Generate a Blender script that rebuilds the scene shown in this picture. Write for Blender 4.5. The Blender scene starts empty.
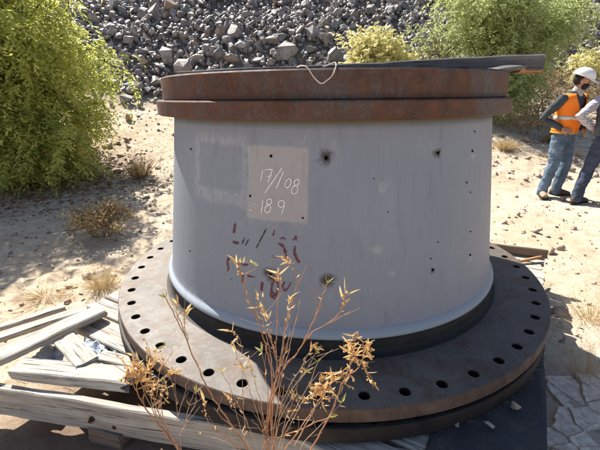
import bpy, bmesh, math, random
import numpy as np
from mathutils import Vector, Matrix, noise as mnoise

random.seed(7)
RNG = np.random.default_rng(11)
SC = bpy.context.scene
COL = SC.collection
R_ = math.radians

# ------------------------------------------------------------------ camera, world, sun, exposure
cam_d = bpy.data.cameras.new('camera')
cam = bpy.data.objects.new('camera', cam_d)
COL.objects.link(cam)
th, ro = 0.333, -0.0098
right, up, fwd = Vector((1, 0, 0)), Vector((0, math.sin(th), math.cos(th))), Vector((0, math.cos(th), -math.sin(th)))
X = right * math.cos(ro) + up * math.sin(ro)
Y = -right * math.sin(ro) + up * math.cos(ro)
Z = -fwd
CAMZ = 1.42
cam.matrix_world = Matrix(((X.x, Y.x, Z.x, 0), (X.y, Y.y, Z.y, 0), (X.z, Y.z, Z.z, CAMZ), (0, 0, 0, 1)))
cam_d.sensor_width = 36
cam_d.lens = 373.5 / 600 * 36
cam_d.clip_start = 0.05
cam_d.clip_end = 2000
SC.camera = cam

SUN_EL, SUN_AZ = R_(48), R_(127)           # azimuth counted from +X
world = bpy.data.worlds.new('World')
SC.world = world
world.use_nodes = True
wn, wl = world.node_tree.nodes, world.node_tree.links
sky = wn.new('ShaderNodeTexSky')
sky.sky_type = 'NISHITA'
sky.sun_disc = False
sky.sun_elevation = SUN_EL
sky.sun_rotation = R_(90) - SUN_AZ
sky.air_density, sky.dust_density, sky.ozone_density = 1.0, 1.5, 1.0
bg = wn['Background']
wl.new(sky.outputs[0], bg.inputs[0])
bg.inputs[1].default_value = 0.068

sun_d = bpy.data.lights.new('sun', 'SUN')
sun_d.energy = 5.0
sun_d.angle = R_(0.55)
sun_d.color = (1.0, 0.94, 0.84)
sun = bpy.data.objects.new('sun', sun_d)
COL.objects.link(sun)
sdir = Vector((math.cos(SUN_AZ) * math.cos(SUN_EL), math.sin(SUN_AZ) * math.cos(SUN_EL), math.sin(SUN_EL)))
sun.rotation_euler = sdir.to_track_quat('Z', 'Y').to_euler()
sun.location = (-8, 10, 14)

SC.view_settings.view_transform = 'Standard'
SC.view_settings.look = 'None'
SC.view_settings.exposure = 1.15
SC.view_settings.gamma = 1.0
SC.view_settings.use_curve_mapping = False

# ------------------------------------------------------------------ helpers
def link(o, parent=None):
    COL.objects.link(o)
    if parent is not None:
        o.parent = parent
    return o

def tag(o, label=None, cat=None, group=None, kind=None):
    if label: o['label'] = label
    if cat: o['category'] = cat
    if group: o['group'] = group
    if kind: o['kind'] = kind
    return o

def empty(name, loc=(0, 0, 0), rz=0.0):
    o = bpy.data.objects.new(name, None)
    o.empty_display_size = 0.1
    o.location = loc
    o.rotation_euler = (0, 0, rz)
    return link(o)

def mesh_obj(name, me, mat=None, parent=None, smooth=False):
    if mat is not None:
        me.materials.clear()
        me.materials.append(mat)
    if smooth:
        me.polygons.foreach_set('use_smooth', [True] * len(me.polygons))
    return link(bpy.data.objects.new(name, me), parent)

def pydata(name, v, f, mat=None, parent=None, smooth=False):
    me = bpy.data.meshes.new(name)
    me.from_pydata([tuple(p) for p in v], [], [tuple(int(i) for i in q) for q in f])
    me.update()
    return mesh_obj(name, me, mat, parent, smooth)

def np_mesh(name, V, F):
    """V (n,3), F (m,k) arrays -> mesh, fast"""
    V = np.asarray(V, np.float32); F = np.asarray(F, np.int32)
    m, k = F.shape
    me = bpy.data.meshes.new(name)
    me.vertices.add(len(V)); me.vertices.foreach_set('co', V.ravel())
    me.loops.add(m * k); me.loops.foreach_set('vertex_index', F.ravel())
    me.polygons.add(m)
    me.polygons.foreach_set('loop_start', np.arange(0, m * k, k, dtype=np.int32))
    me.update(calc_edges=True)
    me.validate()
    return me

def hashv(ix, iy, iz=0, seed=0):
    n = (ix * 374761393 + iy * 668265263 + iz * 2147483647 + seed * 1274126177) & 0xffffffff
    n = (n ^ (n >> 13)) * 1274126177 & 0xffffffff
    n = n ^ (n >> 16)
    return (n & 0xffffff) / float(0xffffff)

def vnoise(x, y, seed=0):
    x = np.asarray(x, float); y = np.asarray(y, float)
    ix = np.floor(x).astype(np.int64); iy = np.floor(y).astype(np.int64)
    fx = x - ix; fy = y - iy
    fx = fx * fx * (3 - 2 * fx); fy = fy * fy * (3 - 2 * fy)
    a = hashv(ix, iy, 0, seed); b = hashv(ix + 1, iy, 0, seed)
    c = hashv(ix, iy + 1, 0, seed); d = hashv(ix + 1, iy + 1, 0, seed)
    return (a * (1 - fx) + b * fx) * (1 - fy) + (c * (1 - fx) + d * fx) * fy - 0.5

def fbm(x, y, o=4, seed=0):
    s, a = 0, 1.0
    for i in range(o):
        s = s + a * vnoise(x, y, seed + i); x = x * 2.03; y = y * 2.03; a *= 0.5
    return s

def softplus(t):
    return (np.sqrt(t * t + 1) + t) / 2

def ground_z(x, y, fine=True):
    x = np.asarray(x, float); y = np.asarray(y, float)
    z = 0.25 * softplus(y - 5.9) - 0.075
    yb = 11.2 + 0.8 * fbm(x * 0.25, y * 0 + 3, 2, 5)
    z = z + 0.47 * softplus((y - yb) * 1.6) / 1.6 - 0.02
    z = np.where(y > 34, np.minimum(z, z * 0 + 17.0), z)
    z = z + 0.10 * fbm(x * 0.35, y * 0.35, 3, 1) * np.clip((np.hypot(x, y - 2) - 2) / 4, 0, 1)
    far = np.clip((y - 10) / 3, 0, 1)
    z = z + far * 0.5 * fbm(x * 0.5, y * 0.5, 3, 9)
    z = z - 0.05 * np.exp(-((x - 1.7) ** 2 + (y - 1.5) ** 2) / 0.5)
    if fine:
        z = z + 0.035 * fbm(x * 2.2, y * 2.2, 3, 21) + 0.022 * fbm(x * 9, y * 9, 3, 31)
    return z

def gz(x, y):
    return float(ground_z(np.array([x]), np.array([y]))[0])

def project(P):
    P = np.atleast_2d(P)
    x = P[:, 0]; yy = P[:, 1]; z = P[:, 2] - CAMZ
    fw = yy * math.cos(th) - z * math.sin(th); upv = yy * math.sin(th) + z * math.cos(th)
    u = 373.5 * x / fw; v = 373.5 * upv / fw
    c, s = math.cos(ro), math.sin(ro)
    return 300 + c * u + s * v, 225 - (-s * u + c * v), fw

# ------------------------------------------------------------------ materials
class NT:
    def __init__(self, name):
        self.m = bpy.data.materials.new(name); self.m.use_nodes = True
        self.n = self.m.node_tree.nodes; self.l = self.m.node_tree.links
        self.b = self.n['Principled BSDF']; self.out = self.n['Material Output']
    def new(self, t, **k):
        n = self.n.new(t)
        for a, v in k.items(): setattr(n, a, v)
        return n
    def set(self, node, name, v):
        if hasattr(v, 'is_output') or isinstance(v, bpy.types.NodeSocket): self.l.new(v, node.inputs[name])
        else: node.inputs[name].default_value = v
    def coord(self, kind='Object', scale=(1, 1, 1), loc=(0, 0, 0)):
        if kind == 'Position': o = self.new('ShaderNodeNewGeometry').outputs['Position']
        else: o = self.new('ShaderNodeTexCoord').outputs[kind]
        mp = self.new('ShaderNodeMapping')
        mp.inputs['Scale'].default_value = scale; mp.inputs['Location'].default_value = loc
        self.l.new(o, mp.inputs['Vector'])
        return mp.outputs[0]
    def noise(self, vec, scale, detail=5, rough=0.6, dist=0.0):
        n = self.new('ShaderNodeTexNoise')
        self.l.new(vec, n.inputs['Vector'])
        n.inputs['Scale'].default_value = scale; n.inputs['Detail'].default_value = detail
        n.inputs['Roughness'].default_value = rough; n.inputs['Distortion'].default_value = dist
        return n.outputs['Fac']
    def voro(self, vec, scale, feature='F1', out='Distance'):
        n = self.new('ShaderNodeTexVoronoi', feature=feature)
        self.l.new(vec, n.inputs['Vector']); n.inputs['Scale'].default_value = scale
        return n.outputs[out]
    def ramp(self, fac, stops):
        r = self.new('ShaderNodeValToRGB')
        els = r.color_ramp.elements
        while len(els) < len(stops): els.new(0.5)
        for e, (p, c) in zip(els, stops):
            e.position = p
            e.color = (*c, 1) if not isinstance(c, (int, float)) else (c, c, c, 1)
        self.l.new(fac, r.inputs[0])
        return r.outputs[0]
    def mix(self, fac, a, b, mode='MIX'):
        n = self.new('ShaderNodeMix', data_type='RGBA', blend_type=mode)
        for i, v in ((0, fac), (6, a), (7, b)):
            if isinstance(v, bpy.types.NodeSocket): self.l.new(v, n.inputs[i])
            else: n.inputs[i].default_value = (*v, 1) if isinstance(v, tuple) and len(v) == 3 else v
        return n.outputs[2]
    def math(self, op, a, b=0.0, c=0.0, clamp=False):
        n = self.new('ShaderNodeMath', operation=op, use_clamp=clamp)
        for i, v in enumerate((a, b, c)):
            if isinstance(v, bpy.types.NodeSocket): self.l.new(v, n.inputs[i])
            else: n.inputs[i].default_value = v
        return n.outputs[0]
    def base(self, c):
        if isinstance(c, bpy.types.NodeSocket): self.l.new(c, self.b.inputs['Base Color'])
        else: self.b.inputs['Base Color'].default_value = (*c, 1)
    def rough(self, v):
        self.set(self.b, 'Roughness', v)
    def bump(self, h, strength=0.3, dist=0.01):
        n = self.new('ShaderNodeBump')
        n.inputs['Strength'].default_value = strength; n.inputs['Distance'].default_value = dist
        self.l.new(h, n.inputs['Height']); self.l.new(n.outputs[0], self.b.inputs['Normal'])
    def island(self):
        g = self.new('ShaderNodeNewGeometry').outputs['Random Per Island']
        o = self.new('ShaderNodeObjectInfo').outputs['Random']
        return self.math('FRACT', self.math('ADD', g, o))

def simple(name, c, rough=0.8, spec=0.3, metal=0.0, var=0.25, scale=20.0, bump=0.0):
    t = NT(name)
    v = t.coord('Object')
    n = t.noise(v, scale, 5, 0.65)
    d = tuple(x * (1 - var) for x in c); e = tuple(min(1, x * (1 + var)) for x in c)
    t.base(t.ramp(n, [(0.3, d), (0.7, e)]))
    t.rough(rough); t.b.inputs['Specular IOR Level'].default_value = spec; t.b.inputs['Metallic'].default_value = metal
    if bump: t.bump(n, bump, 0.01)
    return t.m

M = {}
def mk_ground():
    t = NT('ground_soil')
    p = t.coord('Position')
    a = t.noise(p, 0.9, 6, 0.65); b = t.noise(p, 7, 6, 0.7); c = t.noise(p, 45, 4, 0.7)
    base = t.ramp(a, [(0.3, (0.48, 0.385, 0.275)), (0.5, (0.58, 0.50, 0.38)), (0.7, (0.66, 0.59, 0.475))])
    base = t.mix(t.ramp(b, [(0.42, 0.0), (0.62, 0.5)]), base, (0.38, 0.27, 0.18))
    base = t.mix(t.ramp(c, [(0.35, 0.45), (0.6, 0.0)]), base, (0.24, 0.17, 0.12))
    vc = t.voro(p, 38, 'F1', 'Color'); vd = t.voro(p, 38)
    sep = t.new('ShaderNodeSeparateColor'); t.l.new(vc, sep.inputs[0])
    pebble = t.math('MULTIPLY', t.math('GREATER_THAN', sep.outputs[0], 0.62), t.math('LESS_THAN', vd, 0.35))
    base = t.mix(t.math('MULTIPLY', pebble, 0.6), base, t.mix(sep.outputs[1], (0.20, 0.15, 0.13), (0.55, 0.46, 0.38)))
    # greyer, darker loose rock soil on the heap behind
    xyz = t.new('ShaderNodeSeparateXYZ'); t.l.new(p, xyz.inputs[0])
    far = t.math('MULTIPLY_ADD', t.math('ADD', xyz.outputs[1], t.math('MULTIPLY', a, 3.0)), 0.6, -7.3, True)
    base = t.mix(far, base, t.mix(b, (0.13, 0.11, 0.10), (0.22, 0.19, 0.17)))
    # grey damp crust to the right of the platform and humus below the tree
    grey = t.math('SUBTRACT', 1.0, t.math('MULTIPLY', t.new_dist(p, (1.75, 1.35, 0)), 1.15), 0, True)
    base = t.mix(t.math('MULTIPLY', grey, 0.7), base, t.mix(b, (0.36, 0.30, 0.25), (0.54, 0.48, 0.43)))
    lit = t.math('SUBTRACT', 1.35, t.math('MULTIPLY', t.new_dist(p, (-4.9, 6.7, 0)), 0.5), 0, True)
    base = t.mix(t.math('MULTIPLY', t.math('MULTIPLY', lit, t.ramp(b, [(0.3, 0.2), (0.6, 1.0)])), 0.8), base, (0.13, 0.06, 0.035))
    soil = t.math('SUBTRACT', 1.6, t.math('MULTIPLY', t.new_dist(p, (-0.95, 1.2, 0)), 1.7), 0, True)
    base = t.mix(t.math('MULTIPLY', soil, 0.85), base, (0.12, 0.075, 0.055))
    t.base(base); t.rough(0.95); t.b.inputs['Specular IOR Level'].default_value = 0.1
    h = t.math('ADD', t.math('MULTIPLY', b, 0.5), t.math('ADD', t.math('MULTIPLY', c, 0.35), t.math('MULTIPLY', pebble, 0.12)))
    t.bump(h, 0.8, 0.03)
    return t.m
def new_dist(self, p, c):
    n = self.new('ShaderNodeVectorMath', operation='DISTANCE')
    self.l.new(p, n.inputs[0]); n.inputs[1].default_value = c
    return n.outputs['Value']
NT.new_dist = new_dist
M['ground'] = mk_ground()

def mk_rock(name, cols, dark=0.6):
    t = NT(name)
    r = t.island(); p = t.coord('Position')
    base = t.ramp(r, [(i / (len(cols) - 1), c) for i, c in enumerate(cols)])
    n = t.noise(p, 6, 6, 0.7); n2 = t.noise(p, 28, 4, 0.7)
    base = t.mix(t.ramp(n, [(0.38, dark), (0.6, 0.0)]), base, (0.07, 0.06, 0.06))
    base = t.mix(t.ramp(n2, [(0.5, 0.0), (0.75, 0.5)]), base, (0.40, 0.36, 0.33))
    t.base(base); t.rough(t.ramp(n2, [(0.3, 0.45), (0.7, 0.7)])); t.b.inputs['Specular IOR Level'].default_value = 0.5
    t.bump(n2, 0.5, 0.03)
    return t.m
M['rock'] = mk_rock('spoil_rock', [(0.16, 0.155, 0.165), (0.30, 0.28, 0.275), (0.40, 0.34, 0.295), (0.24, 0.23, 0.24), (0.54, 0.49, 0.45), (0.19, 0.18, 0.185), (0.43, 0.32, 0.25), (0.36, 0.35, 0.355)])
M['stone'] = mk_rock('tan_stone', [(0.36, 0.25, 0.17), (0.45, 0.35, 0.26), (0.30, 0.19, 0.13), (0.52, 0.43, 0.34), (0.26, 0.20, 0.17)], 0.25)
M['pale_stone'] = mk_rock('pale_stone', [(0.62, 0.55, 0.48), (0.55, 0.42, 0.34), (0.5, 0.45, 0.4)], 0.2)

def mk_rust():
    t = NT('rusty_mill_scale')
    p = t.coord('Object')
    a = t.noise(p, 3.2, 7, 0.65, 0.4); b = t.noise(p, 14, 6, 0.7); c = t.noise(p, 70, 4, 0.7)
    pv = t.coord('Object', (7, 7, 2.6)); st = t.noise(pv, 2.5, 6, 0.7)
    rust = t.ramp(b, [(0.3, (0.045, 0.020, 0.014)), (0.5, (0.088, 0.037, 0.023)), (0.72, (0.155, 0.066, 0.036))])
    scale_ = t.ramp(c, [(0.35, (0.066, 0.055, 0.056)), (0.65, (0.115, 0.097, 0.096))])
    f = t.ramp(t.math('ADD', t.math('MULTIPLY', a, 0.55), t.math('MULTIPLY', st, 0.45)), [(0.45, 0.0), (0.60, 0.8)])
    col = t.mix(f, rust, scale_)
    col = t.mix(t.ramp(c, [(0.55, 0.0), (0.8, 0.4)]), col, (0.30, 0.13, 0.06))
    t.base(col); t.rough(t.ramp(b, [(0.3, 0.55), (0.7, 0.85)])); t.b.inputs['Specular IOR Level'].default_value = 0.4
    t.bump(t.math('ADD', b, t.math('MULTIPLY', c, 0.4)), 0.25, 0.006)
    return t.m
M['rust'] = mk_rust()

def mk_flange():
    t = NT('flange_steel')
    p = t.coord('Object')
    a = t.noise(p, 2.3, 7, 0.65, 0.3); b = t.noise(p, 17, 6, 0.72); c = t.noise(p, 110, 3, 0.6)
    base = t.ramp(a, [(0.32, (0.060, 0.053, 0.050)), (0.48, (0.098, 0.085, 0.075)), (0.66, (0.14, 0.12, 0.102))])
    base = t.mix(t.ramp(b, [(0.5, 0.0), (0.75, 0.55)]), base, (0.12, 0.065, 0.042))
    base = t.mix(t.ramp(c, [(0.56, 0.0), (0.74, 0.5)]), base, (0.26, 0.24, 0.22))
    d = t.noise(p, 6.5, 8, 0.75, 0.8); e = t.noise(p, 38, 5, 0.75)
    base = t.mix(t.ramp(d, [(0.50, 0.0), (0.60, 0.7)]), base, t.mix(e, (0.05, 0.03, 0.022), (0.14, 0.078, 0.045)))
    base = t.mix(t.ramp(d, [(0.30, 0.6), (0.42, 0.0)]), base, (0.045, 0.052, 0.072))
    base = t.mix(t.ramp(e, [(0.57, 0.0), (0.70, 0.45)]), base, (0.25, 0.24, 0.235))
    t.base(base); t.rough(t.ramp(b, [(0.3, 0.5), (0.7, 0.68)])); t.b.inputs['Specular IOR Level'].default_value = 0.5
    t.bump(t.math('ADD', b, t.math('MULTIPLY', c, 0.3)), 0.18, 0.004)
    return t.m
M['flange'] = mk_flange()
M['edge'] = simple('flange_edge_rust', (0.115, 0.078, 0.063), 0.7, 0.3, 0, 0.5, 9, 0.3)
M['edge_dark'] = simple('dark_rusty_edge', (0.028, 0.021, 0.019), 0.75, 0.3, 0, 0.5, 9, 0.3)
M['black'] = simple('black_neck_steel', (0.022, 0.018, 0.016), 0.65, 0.35, 0, 0.5, 12, 0.2)

def mk_body():
    t = NT('grey_painted_steel')
    p = t.coord('Object')
    xyz = t.new('ShaderNodeSeparateXYZ'); t.l.new(p, xyz.inputs[0])
    ang = t.math('ARCTAN2', xyz.outputs[1], xyz.outputs[0])
    u = t.math('MULTIPLY', ang, 0.94)               # metres round the shell
    z = xyz.outputs[2]
    nA = t.noise(p, 5, 6, 0.7); nB = t.noise(p, 26, 5, 0.7); nC = t.noise(p, 90, 3, 0.7); nL = t.noise(p, 1.6, 4, 0.6)
    pv = t.coord('Object', (10, 10, 0.5)); streak = t.noise(pv, 3, 5, 0.65)
    base = t.ramp(nL, [(0.3, (0.235, 0.258, 0.318)), (0.7, (0.27, 0.293, 0.352))])
    base = t.mix(t.ramp(streak, [(0.35, 0.16), (0.62, 0.0)]), base, (0.19, 0.20, 0.225))
    base = t.mix(t.ramp(nB, [(0.58, 0.0), (0.8, 0.25)]), base, (0.34, 0.36, 0.40))
    wob = t.math('MULTIPLY', t.math('SUBTRACT', nB, 0.5), 0.05)
    wob2 = t.math('MULTIPLY', t.math('SUBTRACT', nA, 0.5), 0.045)
    w = t.math('ADD', wob, wob2)
    def box(u0, u1, z0, z1, soft, wb=None):
        wb = wb or w
        def edge(val, e, sgn):
            d = t.math('MULTIPLY', t.math('SUBTRACT', t.math('ADD', val, wb), e), sgn / soft)
            return t.math('ADD', d, 0.5, 0, True)
        a = t.math('MULTIPLY', edge(u, u0, 1), edge(u, u1, -1))
        b = t.math('MULTIPLY', edge(z, z0, 1), edge(z, z1, -1))
        return t.math('MULTIPLY', a, b)
    def A(deg): return R_(deg) * 0.94
    thin = t.math('MULTIPLY', wob, 0.25)
    patch = box(A(-115.6), A(-99.2), 0.918, 1.225, 0.008, t.math('MULTIPLY', w, 0.38))
    # smeared pale frame left by a removed placard
    outer = box(A(-136.5), A(-116.0), 0.965, 1.262, 0.03)
    inner = box(A(-133.8), A(-117.2), 1.025, 1.222, 0.02, t.math('MULTIPLY', w, 0.6))
    frame = t.math('MULTIPLY', t.math('SUBTRACT', outer, inner, 0, True), t.ramp(nB, [(0.38, 0.1), (0.55, 0.75)]))
    base = t.mix(t.math('MULTIPLY', frame, 0.75), base, (0.40, 0.415, 0.45))
    base = t.mix(t.math('MULTIPLY', t.math('MULTIPLY', inner, outer), 0.12), base, (0.23, 0.25, 0.30))
    halo = t.math('MULTIPLY', box(A(-117.6), A(-97.5), 0.88, 1.24, 0.05), t.ramp(nB, [(0.47, 0.0), (0.6, 0.5)]))
    base = t.mix(t.math('MULTIPLY', halo, 0.6), base, (0.40, 0.39, 0.39))
    pc = t.mix(t.ramp(nB, [(0.4, 0.0), (0.7, 0.35)]), (0.40, 0.375, 0.39), (0.345, 0.32, 0.33))
    base = t.mix(patch, base, pc)
    def spot(deg, z0, r, col, strength, wb=2.0):
        nonlocal base
        du = t.math('SUBTRACT', t.math('ADD', u, t.math('MULTIPLY', wob, wb)), A(deg)); dz = t.math('SUBTRACT', t.math('ADD', z, t.math('MULTIPLY', wob2, 0.5)), z0)
        d = t.math('SQRT', t.math('ADD', t.math('MULTIPLY', du, du), t.math('MULTIPLY', dz, dz)))
        f = t.math('MULTIPLY', t.math('SUBTRACT', 1.0, t.math('DIVIDE', d, r), 0, True), strength, 0, True)
        base = t.mix(f, base, col)
    for deg, z0, r in ((-94.8, 1.184, 0.042), (-94.1, 0.672, 0.04), (-108.6, 0.676, 0.042), (-64.8, 1.187, 0.026), (-65.7, 0.675, 0.02)):
        spot(deg, z0, r, (0.05, 0.045, 0.045), 1.5)
    for deg, z0, r in ((-80.5, 1.06, 0.03), (-82.0, 0.80, 0.03), (-78, 0.69, 0.02), (-50.2, 1.15, 0.02), (-50.2, 0.66, 0.02)):
        spot(deg, z0, r, (0.45, 0.45, 0.46), 0.6, 3.0)
    ps = t.new('ShaderNodeMapping'); t.l.new(t.new('ShaderNodeTexCoord').outputs['Object'], ps.inputs[0]); ps.inputs['Scale'].default_value = (70, 70, 5); ps.inputs['Rotation'].default_value = (0.35, 0.2, 0.1)
    scr = t.noise(ps.outputs[0], 1.0, 3, 0.5); msk = t.ramp(t.noise(p, 3.1, 4, 0.7), [(0.5, 0.0), (0.64, 1.0)])
    base = t.mix(t.math('MULTIPLY', t.ramp(scr, [(0.655, 0.0), (0.69, 0.55)]), msk), base, (0.42, 0.42, 0.44))
    base = t.mix(t.math('MULTIPLY', t.ramp(nC, [(0.60, 0.0), (0.66, 0.5)]), msk), base, (0.40, 0.40, 0.42))
    drip = t.noise(t.coord('Object', (26, 26, 0.9)), 1.4, 4, 0.6)
    base = t.mix(t.ramp(drip, [(0.56, 0.0), (0.70, 0.30)]), base, (0.17, 0.165, 0.165))
    # fresh rim at the very top and paler weld foot at the bottom
    base = t.mix(t.math('MULTIPLY', t.math('SUBTRACT', z, 1.312), 80.0, 0, True), base, (0.32, 0.27, 0.17))
    foot = t.math('MULTIPLY_ADD', t.math('SUBTRACT', 0.447, z), 140.0, 0.0, True)
    base = t.mix(t.math('MULTIPLY', foot, 0.75), base, (0.34, 0.39, 0.44))
    base = t.mix(t.ramp(nC, [(0.62, 0.0), (0.78, 0.35)]), base, (0.22, 0.20, 0.19))
    t.base(base); t.rough(0.55); t.b.inputs['Specular IOR Level'].default_value = 0.35
    t.bump(t.math('ADD', nB, t.math('MULTIPLY', nL, 2.0)), 0.12, 0.004)
    return t.m
M['body'] = mk_body()

def mk_wood(name, cols, crack=(0.09, 0.07, 0.055), sx=1.2):
    t = NT(name)
    oi = t.new('ShaderNodeObjectInfo').outputs['Random']
    p0 = t.new('ShaderNodeTexCoord').outputs['Object']
    add = t.new('ShaderNodeVectorMath', operation='ADD'); t.l.new(p0, add.inputs[0])
    cmb = t.new('ShaderNodeCombineXYZ'); t.l.new(t.math('MULTIPLY', oi, 37.0), cmb.inputs[0]); t.l.new(t.math('MULTIPLY', oi, 11.0), cmb.inputs[1])
    t.l.new(cmb.outputs[0], add.inputs[1])
    mp = t.new('ShaderNodeMapping'); t.l.new(add.outputs[0], mp.inputs[0]); mp.inputs['Scale'].default_value = (sx, 26, 26)
    g = t.noise(mp.outputs[0], 1.6, 6, 0.65, 0.6)
    mp2 = t.new('ShaderNodeMapping'); t.l.new(add.outputs[0], mp2.inputs[0]); mp2.inputs['Scale'].default_value = (2.0, 60, 60)
    g2 = t.noise(mp2.outputs[0], 1.5, 4, 0.6, 0.3)
    n = t.noise(add.outputs[0], 9, 5, 0.6)
    base = t.ramp(g, [(0.3, cols[0]), (0.5, cols[1]), (0.7, cols[2])])
    base = t.mix(t.ramp(n, [(0.35, 0.35), (0.65, 0.0)]), base, cols[0])
    crk = t.ramp(g2, [(0.335, 1.0), (0.40, 0.0)])
    base = t.mix(t.math('MULTIPLY', crk, 0.8), base, crack)
    kn = t.voro(add.outputs[0], 2.3)
    base = t.mix(t.ramp(kn, [(0.045, 0.85), (0.075, 0.0)]), base, (0.15, 0.09, 0.055))
    t.base(base); t.rough(0.85); t.b.inputs['Specular IOR Level'].default_value = 0.2
    t.bump(t.math('SUBTRACT', t.math('ADD', g, t.math('MULTIPLY', g2, 0.5)), crk), 0.8, 0.008)
    return t.m
M['wood'] = mk_wood('bleached_timber', [(0.285, 0.25, 0.215), (0.46, 0.42, 0.37), (0.61, 0.575, 0.515)])
M['wood_dark'] = mk_wood('dark_weathered_timber', [(0.085, 0.08, 0.082), (0.145, 0.137, 0.14), (0.22, 0.21, 0.205)], (0.02, 0.018, 0.016))
M['wood_brown'] = mk_wood('brown_timber', [(0.14, 0.10, 0.075), (0.22, 0.16, 0.12), (0.32, 0.24, 0.18)])
M['wood_orange'] = mk_wood('split_orange_timber', [(0.30, 0.14, 0.06), (0.42, 0.22, 0.10), (0.52, 0.32, 0.17)])
def mk_rubber():
    t = NT('dusty_black_rubber'); p = t.coord('Position')
    a = t.noise(p, 5, 7, 0.7, 0.5); b = t.noise(p, 45, 5, 0.75)
    base = t.mix(b, (0.022, 0.024, 0.030), (0.048, 0.048, 0.055))
    dust = t.math('MULTIPLY', t.ramp(a, [(0.46, 0.0), (0.66, 0.75)]), t.ramp(b, [(0.36, 0.15), (0.6, 1.0)]))
    rim = t.math('SUBTRACT', 1.0, t.math('MULTIPLY', t.math('ABSOLUTE', t.math('SUBTRACT', t.new_dist(p, (0.185, 2.429, 0.175)), 1.352)), 55.0), 0, True)
    base = t.mix(dust, base, (0.15, 0.125, 0.10))
    base = t.mix(t.math('MULTIPLY', rim, t.ramp(b, [(0.50, 0.0), (0.60, 0.75)])), base, (0.36, 0.28, 0.16))
    t.base(base); t.rough(t.ramp(a, [(0.4, 0.5), (0.65, 0.85)])); t.b.inputs['Specular IOR Level'].default_value = 0.4
    t.bump(b, 0.35, 0.006); return t.m
M['rubber'] = mk_rubber()
M['tarp'] = simple('faded_blue_plastic', (0.38, 0.43, 0.50), 0.45, 0.5, 0, 0.25, 14, 0.2)
M['hole'] = simple('hole_shade_black', (0.006, 0.005, 0.005), 0.9, 0.1)  # near-black colour painted for the shade inside the tapped holes
M['chalk'] = simple('white_chalk', (0.86, 0.84, 0.81), 0.95, 0.1, 0, 0.2, 220)
M['redpaint'] = simple('dark_red_marker_paint', (0.155, 0.042, 0.056), 0.6, 0.3, 0, 0.6, 90)
M['twine'] = simple('pale_twine', (0.72, 0.60, 0.56), 0.8, 0.2)
M['bolt'] = simple('rusty_bolt', (0.10, 0.035, 0.025), 0.7, 0.4, 0.3, 0.4, 60)
M['stem'] = simple('dry_red_stem', (0.40, 0.20, 0.11), 0.7, 0.3, 0, 0.35, 30)
M['stem2'] = simple('dry_grey_stem', (0.42, 0.29, 0.21), 0.8, 0.2, 0, 0.35, 30)
M['bark'] = simple('grey_brown_bark', (0.13, 0.095, 0.07), 0.9, 0.2, 0, 0.4, 25, 0.4)
M['twig'] = simple('dead_twig_bark', (0.26, 0.20, 0.155), 0.9, 0.2, 0, 0.35, 20)

def mk_leaf(name, cols, transl=0.45, tcol=None, rough=0.5):
    t = NT(name)
    r = t.island(); p = t.coord('Position'); n = t.noise(p, 1.7, 4, 0.6)
    f = t.math('ADD', t.math('MULTIPLY', r, 0.55), t.math('MULTIPLY', t.math('SUBTRACT', n, 0.25), 0.9), 0, True)
    col = t.ramp(f, [(i / (len(cols) - 1), c) for i, c in enumerate(cols)])
    t.base(col); t.rough(rough); t.b.inputs['Specular IOR Level'].default_value = 0.35
    tr = t.new('ShaderNodeBsdfTranslucent')
    t.l.new(t.mix(1.0, col, tcol or (1.0, 1.0, 0.55), 'MULTIPLY') if tcol else col, tr.inputs[0])
    mx = t.new('ShaderNodeMixShader'); mx.inputs[0].default_value = transl
    t.l.new(t.b.outputs[0], mx.inputs[1]); t.l.new(tr.outputs[0], mx.inputs[2]); t.l.new(mx.outputs[0], t.out.inputs[0])
    return t.m
M['pepper_leaf'] = mk_leaf('pepper_tree_leaf', [(0.20, 0.25, 0.05), (0.38, 0.43, 0.10), (0.56, 0.57, 0.17), (0.76, 0.62, 0.28)], 0.62)
M['acacia_leaf'] = mk_leaf('green_tree_leaf', [(0.22, 0.28, 0.09), (0.38, 0.45, 0.17), (0.50, 0.55, 0.27), (0.60, 0.62, 0.38)], 0.55)
M['yellow_leaf'] = mk_leaf('yellow_shrub_leaf', [(0.44, 0.41, 0.16), (0.64, 0.60, 0.27), (0.76, 0.71, 0.38), (0.56, 0.53, 0.22)], 0.5)
M['straw'] = mk_leaf('dry_straw', [(0.38, 0.26, 0.12), (0.52, 0.40, 0.21), (0.62, 0.52, 0.32)], 0.3)
M['brush'] = mk_leaf('brown_brush', [(0.20, 0.14, 0.075), (0.34, 0.25, 0.13), (0.46, 0.36, 0.19)], 0.35)
M['dry_leaf'] = mk_leaf('dry_golden_leaf', [(0.56, 0.31, 0.13), (0.74, 0.51, 0.24), (0.86, 0.70, 0.42)], 0.45)
M['green_bud'] = mk_leaf('pale_green_bud', [(0.40, 0.38, 0.10), (0.55, 0.52, 0.2)], 0.35)
M['litter'] = mk_leaf('leaf_litter_brown', [(0.12, 0.05, 0.03), (0.2, 0.09, 0.05), (0.3, 0.17, 0.09)], 0.1)

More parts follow.
